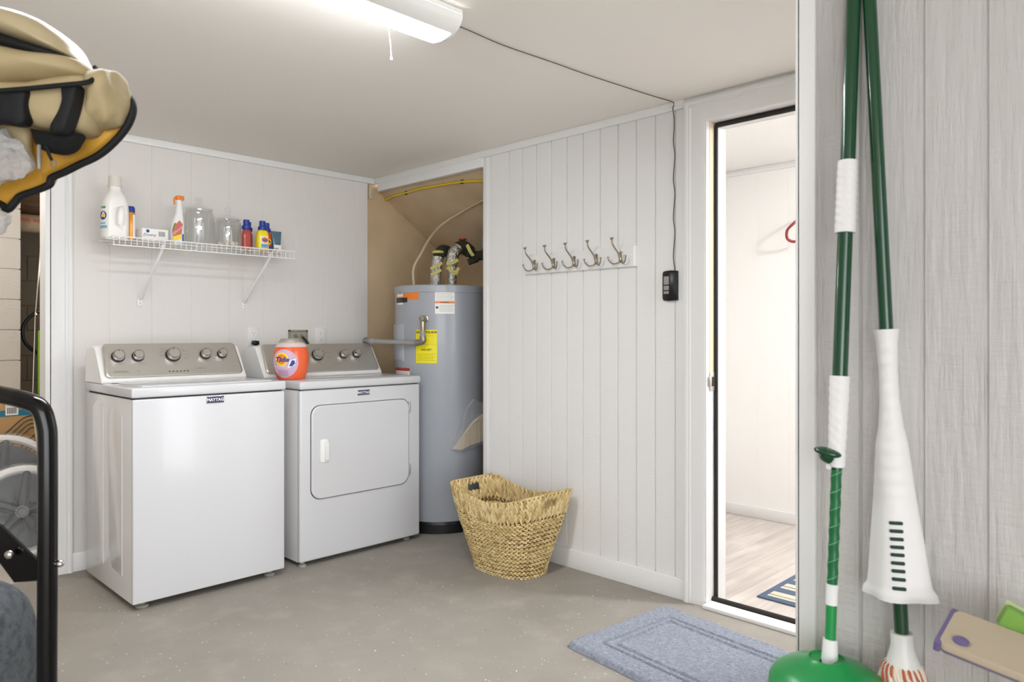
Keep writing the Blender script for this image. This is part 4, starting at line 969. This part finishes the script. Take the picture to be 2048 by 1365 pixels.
# arc-length parametrisation tables per level
def level(k, n):
    P = [bring(k, i/720) for i in range(721)]; d = [0]
    for a, b in zip(P, P[1:]): d.append(d[-1]+(b-a).length)
    out = []; j = 0
    for i in range(n):
        q = d[-1]*i/n
        while d[j+1] < q: j += 1
        f = (q-d[j])/(d[j+1]-d[j] or 1); out.append(P[j].lerp(P[j+1], f))
    return out, d[-1]
KB = 0.70
mbl = MB(*STRAW)      # lower body: horizontal braided rows
rows = 14; N_ = 56
for r in range(rows):
    k = 0.018 + (KB-0.03)*r/(rows-1)
    for strand in (0, 1):
        kk = k + (0.0100 if strand else -0.0100)
        P, Lp = level(kk, N_); up = Vector((0, 0, 1))
        for i in range(N_):
            a = P[i]; b = P[(i+1) % N_]; T = (b-a).normalized(); Nn = T.cross(up).normalized()
            if Nn.dot(Vector((a.x-BX, a.y-BY, 0))) < 0: Nn = -Nn
            V_ = Nn.cross(T).normalized()
            if V_.z < 0: V_ = -V_
            sl = 0.34*(1 if strand else -1)
            U_ = (T*math.cos(sl)+V_*math.sin(sl)).normalized(); Vv = (V_*math.cos(sl)-T*math.sin(sl)).normalized()
            c = (a.lerp(b, 0.5*strand + random.uniform(-0.06, 0.06))) + Nn*(0.004 + 0.0015*random.uniform(-1, 1))
            mbl.use(random.choice((0, 0, 1, 1, 1, 1, 2, 2, 2, 3))).ell(c, (Lp/N_*0.56, 0.0049, 0.0062), U_, Vv, Nn, 6, 4)
mbl.build('woven_body', t)
mbt = MB(*STRAW)      # upper band: upright pointed braids
trow = 5; N2 = 62
hole = lambda p, k: abs(p.x-BX) < 0.045 and 0.83 < k < 0.945 and abs(p.y-BY) > 0.2
for r in range(trow):
    k = KB + 0.015 + (1-KB-0.03)*(r+0.5)/trow
    P, Lp = level(k, N2); Pu, _ = level(min(k+0.03, 1.02), N2)
    for i in range(N2):
        for sd in (0, 1):
            a = P[i].lerp(P[(i+1) % N2], sd*0.5); b = Pu[i].lerp(Pu[(i+1) % N2], sd*0.5)
            if hole(a, k): continue
            T = (P[(i+1) % N2]-P[i]).normalized(); upv = (b-a).normalized(); Nn = T.cross(upv).normalized()
            if Nn.dot(Vector((a.x-BX, a.y-BY, 0))) < 0: Nn = -Nn
            sl = 0.38*(1 if sd else -1)
            U_ = (upv*math.cos(sl)+T*math.sin(sl)).normalized(); Vv = (T*math.cos(sl)-upv*math.sin(sl)).normalized()
            off = random.uniform(-0.002, 0.002)
            for io in (0.0035, -0.0035):
                mbt.use(random.choice((0, 0, 1, 1, 2, 2, 3))).ell(a + Nn*io + upv*(off+0.006*sd), (0.0185, 0.0068, 0.0055), U_, Vv, Nn, 6, 4)
mbt.build('rim_band', t)
# inner wall and bottom so that no light leaks between strands (with the handle openings left out)
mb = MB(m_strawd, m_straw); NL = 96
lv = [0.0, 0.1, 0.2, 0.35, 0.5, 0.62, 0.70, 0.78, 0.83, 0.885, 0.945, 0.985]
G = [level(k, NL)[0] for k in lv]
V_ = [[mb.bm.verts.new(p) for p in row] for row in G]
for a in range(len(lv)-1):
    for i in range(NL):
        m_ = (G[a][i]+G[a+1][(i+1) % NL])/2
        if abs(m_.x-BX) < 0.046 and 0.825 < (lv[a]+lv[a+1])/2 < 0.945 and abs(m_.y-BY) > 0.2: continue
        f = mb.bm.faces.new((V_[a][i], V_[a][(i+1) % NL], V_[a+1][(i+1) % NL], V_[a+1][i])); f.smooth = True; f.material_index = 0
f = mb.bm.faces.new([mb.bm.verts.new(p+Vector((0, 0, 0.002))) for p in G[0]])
mb.use(1)   # coiled strands on the inside of the lower body
for r in range(10):
    P, Lp = level(0.12+0.06*r, 60); mb.tube([p + (Vector((BX, BY, p.z))-p).normalized()*0.004 for p in P], 0.0065, 6, loop=True)
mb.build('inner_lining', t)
P, _ = level(1.0, 160)
MB(m_straw).tube([p+Vector((0, 0, 0.0)) for p in P], 0.0052, 8, loop=True).build('rim_binding', t)
for sg in (-1, 1):
    mb = MB(m_straw); P, _ = level(0.83, 360); Q, _ = level(0.945, 360)
    lo = [p for p in P if abs(p.x-BX) < 0.045 and (p.y-BY)*sg > 0.2]; hi = [p for p in Q if abs(p.x-BX) < 0.045 and (p.y-BY)*sg > 0.2]
    lo.sort(key=lambda p: p.x); hi.sort(key=lambda p: p.x)
    mb.tube(lo + hi[::-1], 0.004, 6, loop=True); mb.build('handle_opening', t)

# ------------------------------------------------------------------ bath mat
m_pile = mat('blue_pile', (146, 153, 168), 0.95, sheen=0.3, bump=[((260, 260, 260), 0.9, 0.008), ((70, 70, 70), 0.4, 0.01)], var=[((118, 128, 148), (110, 110, 110), 0.5, 0.72), ((172, 178, 188), (60, 60, 60), 0.5, 0.75)])
t = thing('bath_mat', (2.28, 1.30, 0), 'pale blue tufted bath mat on the concrete floor by the doorway', 'mat')
MA, MW, MLn = math.radians(-96.5), 0.575, 0.90
c0 = Vector((2.046, 1.741, 0)); dr_ = Vector((math.cos(math.radians(-5.5)), math.sin(math.radians(-5.5)), 0)); dl_ = Vector((math.cos(math.radians(-97.0)), math.sin(math.radians(-97.0)), 0))
mb = MB(m_pile); nu, nv = 110, 170
def hgt(u, v):
    e = min(u, v, MW-u, MLn-v)
    h = 0.020*min(1, (max(e, 0)/0.012))**0.5
    for g0 in (0.098, 0.130):
        q = abs(e-g0)
        if q < 0.007: h -= 0.011*(1-(q/0.007)**2)
    return h
cr = 0.03
V_ = []
for i in range(nu+1):
    row = []
    for j in range(nv+1):
        u, v = MW*i/nu, MLn*j/nv
        h = hgt(u, v)
        # round the corners
        du, dv = min(u, MW-u), min(v, MLn-v)
        uu, vv = u, v
        if du < cr and dv < cr:
            a, b = cr-du, cr-dv; l = math.hypot(a, b); mxx = max(a, b)
            if l > 0: k = mxx/l; uu = (cr-a*k) if u < MW/2 else MW-(cr-a*k); vv = (cr-b*k) if v < MLn/2 else MLn-(cr-b*k)
        j_ = random.uniform(-1, 1)*0.0022 if h > 0.006 else 0
        p = c0 + dr_*uu + dl_*vv + Vector((0, 0, max(0.001, h+j_))); row.append(mb.bm.verts.new(p))
    V_.append(row)
for i in range(nu):
    for j in range(nv):
        f = mb.bm.faces.new((V_[i][j], V_[i+1][j], V_[i+1][j+1], V_[i][j+1])); f.smooth = True
mb.build('pile', t)
mb = MB(mat('mat_backing', (110, 118, 134), 0.9)); q = [c0+dr_*0.004+dl_*0.004, c0+dr_*(MW-0.004)+dl_*0.004, c0+dr_*(MW-0.004)+dl_*(MLn-0.004), c0+dr_*0.004+dl_*(MLn-0.004)]
mb.loft([[p+Vector((0, 0, 0.0003)) for p in q], [p+Vector((0, 0, 0.0016)) for p in q]], smooth=False); mb.build('backing', t)

# ------------------------------------------------------------------ mops on the partition
def onx(u, v, x):
    a = (u-1024)/1460; dx = 0.712+a*0.702; return at(u, v, x/dx)
def seg(u0, v0, x0, u1, v1, x1): return [onx(u0, v0, x0), onx(u1, v1, x1)]
A1, B1 = onx(1715, -215, 1.428), onx(1659, 1318, 1.332)      # twist mop axis ends
def ax(v):   # point of the axis at image height v of the measured line
    k = (v+215)/(1318+215); return A1.lerp(B1, k)
t = thing('twist_mop', (B1.x, B1.y, 0.35), 'green twist mop with two white grips and a green dome head', 'mop')
mb = MB(m_green); mb.tube([ax(-215), ax(338)], 0.0132, 20).tube([ax(480), ax(770)], 0.0132, 20); mb.build('pole', t)
def grip(v0, v1, name):
    a, b = ax(v0), ax(v1); n = 46; ring = []; m = MB(m_grip); T = (b-a).normalized(); U = T.cross(Vector((0, 1, 0))).normalized(); V = T.cross(U)
    for i in range(n+1):
        q = i/n; c = a.lerp(b, q); base = 0.0178 - 0.0035*q if name == 'lower_grip' else 0.0172 + 0.001*q
        ring.append([c + (U*math.cos(2*PI*k/24)+V*math.sin(2*PI*k/24))*(base + (0.0007*math.sin(i*1.3+k*2*PI/24*4) if 2 < i < n-3 else 0)) for k in range(24)])
    m.loft(ring); return m.build('grip', t)
grip(338, 483, 'g'); grip(768, 945, 'lower_grip')
# twist collar knob (green, mushroom shaped) and its white clip
kc = onx(1672, 930, 1.36)
mb = MB(m_green); hub = ax(925); Lf = onx(1635, 903, 1.34)
mb.tube(smooth_path([ax(950), hub.lerp(Lf, 0.25), onx(1657, 912, 1.345), onx(1652, 905, 1.342)], 5), [0.010]*5+[0.012]*5+[0.015]*6, 14)
mb.ell(onx(1655, 905, 1.342), (0.024, 0.0085, 0.016), (onx(1680, 912, 1.345)-onx(1632, 899, 1.342)).normalized(), Vector((0, 0, 1)), Vector((1, 0, 0)), 20, 12)
mb.build('twist_knob', t)
MB(m_grip).tube([ax(930), ax(947)], 0.0125, 16).box(ax(935).x-0.012, ax(935).x+0.012, ax(935).y+0.006, ax(935).y+0.016, ax(935).z-0.016, ax(935).z+0.008, 0.003).build('clip', t)
# spiral twist sleeve
a, b = ax(945), ax(1176); n = 60; T = (b-a).normalized(); U = T.cross(Vector((0, 1, 0))).normalized(); V = T.cross(U); ring = []
for i in range(n+1):
    c = a.lerp(b, i/n); ring.append([c + (U*math.cos(2*PI*k/20)+V*math.sin(2*PI*k/20))*(0.0090+0.0005*math.cos(i*0.72 - 2*PI*k/20)) for k in range(20)])
MB(mat('green_sleeve', (24, 104, 58), 0.35)).loft(ring).build('spiral_sleeve', t)
mb = MB(mat('pale_green_line', (120, 176, 140), 0.4)); mb.tube([a.lerp(b, i/120) + (U*math.cos(i*0.36)+V*math.sin(i*0.36))*0.0093 for i in range(121)], 0.0007, 5); mb.build('spiral_line', t)
MB(m_grip).tube([ax(1174), ax(1186), ax(1214)], [0.0115, 0.0105, 0.0105], 16).build('white_sleeve', t)
MB(m_green2).tube([ax(1214), ax(1282)], 0.0092, 16).build('lower_shaft', t)
MB(m_grip).tube([ax(1280), ax(1326)], [0.0125, 0.0145], 18).build('socket', t)
dc = ax(1326); dz = -0.018
prof = [(0.012, 0.006), (0.028, 0.010), (0.030, 0.014), (0.034, 0.010), (0.05, 0.004), (0.075, -0.006), (0.090, -0.016), (0.097, -0.028), (0.099, -0.042), (0.095, -0.052), (0.088, -0.054), (0.085, -0.040), (0.02, -0.012)]
dc = dc + Vector((-0.012, 0.0, 0))
m = MB(m_green2); m.lathe(prof, dc, 56, cap=False)
for sgn in (1,):
    a0 = -0.9
    m.tube(smooth_path([dc+Vector((math.cos(a0+q*0.35)*(0.04+q*0.012), math.sin(a0+q*0.35)*(0.04+q*0.012), 0.006-q*0.005)) for q in range(5)]), [0.006]*9+[0.005]*8, 8, flat=0.6) if False else None
m.build('dome', t)
mb = MB(mat('mop_yarn', (222, 212, 186), 0.9))
for k in range(56):
    a = 2*PI*k/56; r0 = 0.086+0.010*(k % 2); l = 0.25+0.03*random.random(); r1 = min(r0+0.012, 0.095) 
    mb.tube(smooth_path([dc+Vector((math.cos(a)*0.06, math.sin(a)*0.06, -0.03)), dc+Vector((math.cos(a)*r0, math.sin(a)*r0, -0.06)), dc+Vector((math.cos(a)*r0*0.95, math.sin(a)*r0*0.95, -0.15)), dc+Vector((math.cos(a)*r0*0.7, math.sin(a)*r0*0.7, -l))], 3), 0.0055, 6)
mb.build('yarn', t)

# wringer mop
A2, B2 = onx(1728, -215, 1.424), onx(1803, 1268, 1.400)
ax2 = lambda v: A2.lerp(B2, (v+215)/(1268+215))
t = thing('wringer_mop', (B2.x, B2.y, 0.35), 'green mop with slotted white funnel wringer and red and white strands', 'mop')
MB(m_green).tube([ax2(-215), ax2(700)], 0.0118, 20).tube([ax2(1150), ax2(1272)], 0.0118, 20).build('pole', t)
T = (ax2(1200)-ax2(680)).normalized(); U = Vector((0, -1, 0)); U = (U-T*U.dot(T)).normalized(); V = T.cross(U)
prof = [(678, 0.0215, 0.0215), (700, 0.018, 0.018), (760, 0.0155, 0.0155), (820, 0.0165, 0.0165), (870, 0.021, 0.020), (900, 0.0265, 0.023), (950, 0.0300, 0.026), (1000, 0.0335, 0.028), (1050, 0.038, 0.031), (1100, 0.043, 0.034), (1150, 0.0475, 0.037), (1178, 0.051, 0.040), (1184, 0.056, 0.044), (1196, 0.057, 0.044)]
def fr(v):
    for (a, r1, s1), (b, r2, s2) in zip(prof, prof[1:]):
        if v <= b: q = (v-a)/(b-a); return r1+(r2-r1)*q, s1+(s2-s1)*q
    return prof[-1][1:]
m = MB(m_grip); n = 100; ring = []
for i in range(n+1):
    v = 678+(1196-678)*i/n; ru, rv = fr(v); c = ax2(v)
    fl = 0.0012*math.sin(i*1.15) if 700 < v < 1000 else 0
    R_ = []
    for k in range(36):
        a = 2*PI*k/36; flute = 0.0025*math.cos(4*a) * max(0, min(1, (v-900)/200))
        wob = 0.004*math.cos(4*a)*max(0, (v-1170)/26)
        w_ = fl*abs(math.sin(a*1.0+0.3)) 
        R_.append(c + U*math.cos(a)*(ru+flute+wob+w_) + V*math.sin(a)*(rv+flute+wob+w_))
    ring.append(R_)
m.loft(ring, cap=False); wr = m.build('wringer', t)
# slots facing the room
toCam = (Vector((0, 0, 1.15))-ax2(1100)); toCam = (toCam-T*toCam.dot(T)).normalized(); sd = T.cross(toCam).normalized()
mb = MB(mat('slot_green', (18, 52, 40), 0.5))
for q in (668, 735, 802, 868, 932, 1000, 1065, 1133, 1208):
    v = 900+q/4.47; ru, rv = fr(v); cu_, cv_ = toCam.dot(U), toCam.dot(V); rr = 1/math.sqrt((cu_/ru)**2+(cv_/rv)**2)
    c = ax2(v)+toCam*(rr-0.0015)
    mb.prism(rrect(0.022, 0.0058, 0.0026, 3), lambda a_, b_, w, c=c: c + sd*a_ + T*b_ + toCam*(w + 0.002 - 7*a_*a_), [(0, 0), (0.0028, 0), (0.0032, 0.0006)])
mb.build('slots', wr)
MB(mat('clear_socket', (226, 226, 222), 0.3)).tube([ax2(1266), ax2(1290), ax2(1318), ax2(1330)], [0.018, 0.0185, 0.026, 0.030], 24).build('socket', t)
mb = MB(mat('strand_red', (178, 96, 70), 0.85), mat('strand_white', (226, 214, 196), 0.85)); c = ax2(1322)
for k in range(40):
    a = 2*PI*k/40 + (k % 2)*0.05; mb.use(k % 2 if k % 5 else 1); r1 = 0.034+0.006*(k % 3); l = 0.26+0.02*(k % 4)
    r0 = Vector((math.cos(a), math.sin(a), 0)); tw = Vector((math.cos(a+0.5), math.sin(a+0.5), 0))
    mb.tube(smooth_path([c+r0*0.02, c+r0*0.030+Vector((0, 0, -0.015)), c+tw*r1+Vector((0, 0, -0.07)), c+tw*(r1-0.004)+Vector((0, 0, -0.16)), c+tw*0.03+Vector((0, 0, -l))], 3), 0.0052, 6)
for k in range(9):
    a = 2*PI*k/9; mb.use(1); mb.ell(c+Vector((math.cos(a)*0.031, math.sin(a)*0.031, -0.028)), (0.013, 0.010, 0.005), Vector((0, 0, 1)), Vector((-math.sin(a), math.cos(a), 0)), Vector((math.cos(a), math.sin(a), 0)), 10, 6)
mb.build('strands', t)
# wall hooks carrying the mops, above the frame
for p, nm in ((A1, 'steel wall hook carrying the twist mop'), (A2, 'steel wall hook carrying the wringer mop')):
    m = MB(m_nickel); m.box(1.446, 1.45, p.y-0.012, p.y+0.012, p.z-0.01, p.z+0.05, 0.002).tube(smooth_path([(1.448, p.y, p.z+0.03), (1.42, p.y, p.z+0.012), (1.40, p.y, p.z+0.012), (1.395, p.y, p.z+0.028)]), 0.003, 8)
    tag(m.build('wall_hook'), nm, 'hook')

# flat sweeper head, standing handle-down
t = thing('floor_sweeper', tuple(at(1990, 1700, 1.08)), 'tan flat sweeper head with purple end clip and button', 'sweeper')
Pa, Pb, Pc = at(1909, 1221, 1.17), at(1873, 1286, 1.10), at(2170, 1318, 1.058)
ux = (Pc-Pa); LL = ux.length*1.35; ux.normalize(); uy = (Pb-Pa); WW = uy.length; uy = (uy-ux*uy.dot(ux)).normalized(); un = ux.cross(uy)
if un.dot(-at(1950, 1280, 1.1)+Vector((0,0,1.15))) < 0: un = -un
fp = lambda a_, b_, w: Pa+ux*a_+uy*b_+un*w
m_swt = mat('sweeper_tan', (182, 167, 145), 0.5)
MB(m_swt).prism(rrect(LL, WW, 0.012, 5, LL/2, WW/2), fp, [(-0.008, 0), (0, 0), (0.003, 0.003)]).build('head_plate', t)
MB(mat('sweeper_pad', (120, 112, 130), 0.8)).prism(rrect(LL-0.006, WW-0.004, 0.010, 4, LL/2+0.002, WW/2), fp, [(-0.014, 0), (-0.008, 0)]).build('pad', t)
mp_ = mat('purple_plastic', (104, 92, 134), 0.4)
MB(mp_).prism(rrect(0.010, WW+0.004, 0.004, 3, 0.001, WW/2), fp, [(-0.013, 0), (0.001, 0), (0.002, 0.002)]).build('end_clip', t)
MB(mp_).prism([(0.027+math.cos(2*PI*k/20)*0.011, WW-0.021+math.sin(2*PI*k/20)*0.010) for k in range(20)], fp, [(0, 0), (0.006, 0), (0.008, 0.003)], smooth=True).build('button', t)
Pm = fp(LL/2, WW/2, -0.02)
MB(m_grip).tube([Pm, Pm+Vector((0.0, -0.01, -0.1)), Vector((Pm.x+0.01, Pm.y-0.03, 0.0))], 0.011, 14).build('handle', t)
q = at(2050, 1250, 1.12)
tq = MB(mat('lime_green_sponge', (118, 162, 72), 0.8, bump=[((200, 200, 200), 0.5, 0.003)]), mat('lime_edge', (176, 190, 140), 0.6))
M_ = Matrix.Translation(q) @ Matrix.Rotation(math.radians(-80), 4, 'Z') @ Matrix.Rotation(math.radians(24), 4, 'Y')
tq.box(-0.030, 0.07, -0.012, 0.012, -0.02, 0.014, 0.004).use(1).box(-0.034, 0.074, 0.0125, 0.018, -0.022, 0.018, 0.003); tq.use(0).tube([(0.06, 0.0, 0.0), (0.32, 0.0, 0.0)], 0.009, 10)
tq.xform(M_); tag(tq.build('scrub_brush'), 'lime green scrub pad head behind the tan sweeper', 'scrubber')

# ------------------------------------------------------------------ foreground left: black cart frame with tan bag
FD = 1.25
t = thing('cart_frame', tuple(at(60, 2000, FD)), 'glossy black metal cart frame at the left edge, nearest the viewer', 'cart frame')
m_gloss = mat('gloss_black', (4, 4, 5), 0.16)
m = MB(m_gloss)
path = smooth_path([at(-260, 742, FD+0.12), at(-100, 770, FD+0.07), at(0, 790, FD+0.03), at(45, 800, FD+0.01), at(78, 815, FD), at(92, 850, FD), at(95, 900, FD), at(95, 1100, FD), at(94, 1400, FD), at(94, 1990, FD)], 8)
m.tube(path, 0.0155, 14); m.build('tube_frame', t)
MB(mat('frame_edge', (176, 160, 122), 0.5)).tube(smooth_path([at(62, 806, FD-0.004), at(70, 840, FD), at(77, 900, FD), at(78, 980, FD), at(78, 1040, FD)], 6), 0.0028, 6).build('edge_trim', t)
m = MB(m_gloss); o_ = [at(-200, 960, FD+0.03), at(0, 1052, FD+0.01), at(80, 1128, FD), at(82, 1162, FD), at(28, 1166, FD+0.01), at(0, 1128, FD+0.01), at(-200, 1120, FD+0.03)]
m.loft([o_, [p+C0*0.006 for p in o_]], smooth=False); m.build('gusset', t)
MB(m_chrome).ell(at(18, 1110, FD-0.004), (0.006, 0.008, 0.008), C0, R0, Vector((0, 0, 1)), 12, 8).build('bolt', t)
m = MB(m_chrome); m.tube([at(105, 1128, FD), at(122, 1128, FD)], 0.0045, 10); m.ell(at(120, 1128, FD), (0.007, 0.0065, 0.0065), R0, C0, Vector((0, 0, 1)), 12, 8); m.build('wing_bolt', t)
MB(m_red).box(at(77, 1215, FD).x-0.002, at(77, 1215, FD).x+0.003, at(77, 1215, FD).y-0.004, at(77, 1215, FD).y+0.004, at(77, 1245, FD).z, at(77, 1190, FD).z, 0.001).build('reflector', t)
m = MB(m_gloss); m.tube([at(-250, 1990, FD+0.12), at(-250, 742, FD+0.12), at(-250, 300, FD+0.10), at(-200, 160, FD+0.05)], 0.0155, 14); m.build('upright', t)
m = MB(m_gloss); m.tube([at(-250, 1960, FD+0.12), at(94, 1960, FD)], 0.0155, 12); m.build('base_rail', t)

m_can = mat('tan_canvas', (176, 158, 120), 0.62, bump=[((500, 500, 500), 0.25, 0.001), ((10, 10, 10), 0.35, 0.02)])
m_shell = mat('tan_shell', (182, 166, 132), 0.38, coat=0.3)
m_blk = mat('black_webbing', (9, 9, 13), 0.7, bump=[((300, 300, 300), 0.3, 0.001)])
m_mesh = mat('black_mesh', (6, 6, 7), 0.85, bump=[((500, 500, 500), 0.6, 0.002)])
m_gold = mat('gold_nylon', (204, 152, 48), 0.55, bump=[((14, 14, 14), 0.3, 0.01)])
BD = 1.15
from mathutils import noise as NZ
t = thing('gear_bag', tuple(at(60, 420, BD+0.1)), 'tan canvas bag with black straps and gold lining at upper left', 'bag')
def outl(pts, d, k=4):
    P = [Vector((p[0], p[1], 0)) for p in pts]; Q = smooth_path(P+[P[0]], k)[:-1]
    return [at(q.x, q.y, d) for q in Q]
def pl(name, pts, d, th, m_, k=4, nk=8, par=None, label=None, p=0.4, crumple=0, cs=18, r=0):
    """cushion over an outline; d is the depth of its near face, th its half thickness"""
    m = MB(m_).pillow(outl(pts, d+th, k), th, nk, p)
    if crumple:
        for v in m.bm.verts: v.co += NZ.noise_vector(v.co*cs)*crumple + NZ.noise_vector(v.co*cs*2.7)*crumple*0.45
    return m.build(name, par or t, label=label)
pl('gold_lining', [(-120, 235), (0, 240), (120, 245), (235, 215), (256, 205), (262, 222), (252, 252), (226, 284), (196, 306), (160, 326), (105, 352), (95, 372), (50, 390), (25, 408), (10, 416), (-30, 400), (-120, 400)], BD+0.05, 0.02, m_gold, p=0.2, crumple=0.004)
m = MB(m_blk); edge = [(250, 186), (262, 200), (266, 220), (258, 246), (240, 272), (214, 298), (190, 315), (158, 330), (130, 344), (104, 356), (98, 370), (70, 382), (42, 392), (32, 402), (14, 420), (0, 408), (-60, 390)]
m.tube(smooth_path([at(u, v, BD+0.055) for u, v in edge], 5), 0.0058, 8, flat=1.3); m.build('black_binding', t)
pl('lower_flap', [(-120, 240), (0, 242), (60, 250), (66, 290), (74, 322), (50, 305), (20, 300), (-60, 300), (-120, 300)], BD+0.015, 0.02, m_can, crumple=0.006)
pl('side_panel', [(-120, 178), (0, 176), (100, 170), (190, 160), (204, 190), (200, 240), (180, 270), (120, 268), (60, 258), (0, 248), (-120, 236)], BD-0.02, 0.05, m_can, p=0.25, crumple=0.003)
pl('side_pouch', [(188, 148), (200, 141), (228, 139), (245, 148), (251, 175), (254, 212), (248, 236), (234, 250), (210, 255), (190, 254), (180, 230), (186, 190)], BD-0.01, 0.045, m_can, k=8, nk=14, p=0.4, crumple=0.013, cs=15)
pl('top_cushion', [(-120, 84), (0, 98), (80, 114), (160, 124), (184, 138), (192, 152), (184, 162), (150, 168), (90, 174), (0, 180), (-120, 184)], BD-0.03, 0.06, m_can, p=0.4)
pl('lid_zip', [(-120, 50), (0, 72), (80, 98), (150, 122), (166, 132), (140, 136), (60, 118), (0, 106), (-120, 84)], BD-0.02, 0.05, m_blk, p=0.3)
pl('lid_shell', [(-120, 0), (0, 27), (60, 38), (110, 58), (146, 88), (160, 112), (165, 128), (120, 116), (60, 97), (0, 79), (-120, 52)], BD-0.03, 0.07, m_shell, p=0.3)
MB(m_blk).tube(smooth_path([at(0, 182, BD-0.033), at(60, 177, BD-0.034), at(120, 171, BD-0.032), at(168, 166, BD-0.026), at(188, 158, BD-0.01), at(196, 147, BD+0.01), at(190, 135, BD+0.02)][:1]+[at(-120, 187, BD-0.03)][:0]+[at(60, 177, BD-0.034), at(120, 171, BD-0.032), at(168, 166, BD-0.026), at(188, 158, BD-0.01), at(196, 147, BD+0.01), at(190, 135, BD+0.02)], 5), 0.0042, 8).build('edge_piping', t)
pl('strap', [(-40, 184), (0, 183), (58, 180), (58, 210), (54, 251), (0, 247), (-40, 245)], BD-0.034, 0.016, m_blk, p=0.15)
pl('strap', [(132, 172), (160, 170), (159, 200), (148, 240), (134, 268), (106, 266), (124, 230), (133, 200)], BD-0.032, 0.016, m_blk, p=0.15)
pk = pl('mesh_pocket', [(64, 258), (110, 266), (166, 268), (162, 286), (150, 302), (128, 310), (100, 306), (78, 296), (70, 276)], BD-0.012, 0.02, m_mesh, nk=4)
for (u0, v0, u1, v1) in ((78, 290, 79, 338), (90, 292, 104, 322)):
    m = MB(m_blk if u0 > 80 else m_galv); m.tube([at(u0, v0, BD-0.016), at((u0+u1)/2, (v0+v1)/2, BD-0.018), at(u1, v1, BD-0.018)], [0.0028, 0.0034, 0.003], 8, flat=0.5); m.build('zip_pull', pk)
MB(m_galv).tube([at(107+math.cos(a)*5, 328+math.sin(a)*8, BD-0.018) for a in [2*PI*k/12 for k in range(12)]], 0.0012, 6, loop=True).build('zip_ring', pk)
m_crink = mat('crinkled_plastic', (200, 198, 196), 0.18, alpha=0.55, bump=[((45, 45, 45), 1.0, 0.02)])
pl('plastic_cover', [(-120, 250), (0, 252), (22, 262), (40, 300), (62, 322), (50, 350), (24, 370), (0, 376), (-60, 372), (-120, 360)], BD-0.022, 0.018, m_crink, k=6, nk=10, label='crumpled clear plastic cover', crumple=0.012, cs=30)
pl('plastic_cover', [(-120, 400), (-20, 404), (4, 424), (14, 436), (10, 452), (0, 470), (-40, 470), (-120, 450)], BD+0.0, 0.018, m_crink, k=6, nk=8, label='crumpled clear plastic cover', crumple=0.008, cs=30)
# grey rounded bundle low at the left edge
tag(MB(mat('grey_fabric', (86, 90, 94), 0.85, bump=[((160, 160, 160), 0.6, 0.004)], var=((62, 66, 70), (60, 60, 60), 0.45, 0.65))).pillow(outl([(-160, 1180), (-60, 1160), (0, 1176), (28, 1210), (42, 1270), (48, 1340), (50, 1420), (40, 1560), (-160, 1600)], 1.32), 0.10, 7).build('storage_bundle'), 'grey rounded bundle at the lower left edge behind the black frame', 'bundle')

for o in bpy.data.objects:
    if '_b' in o.keys(): del o['_b']
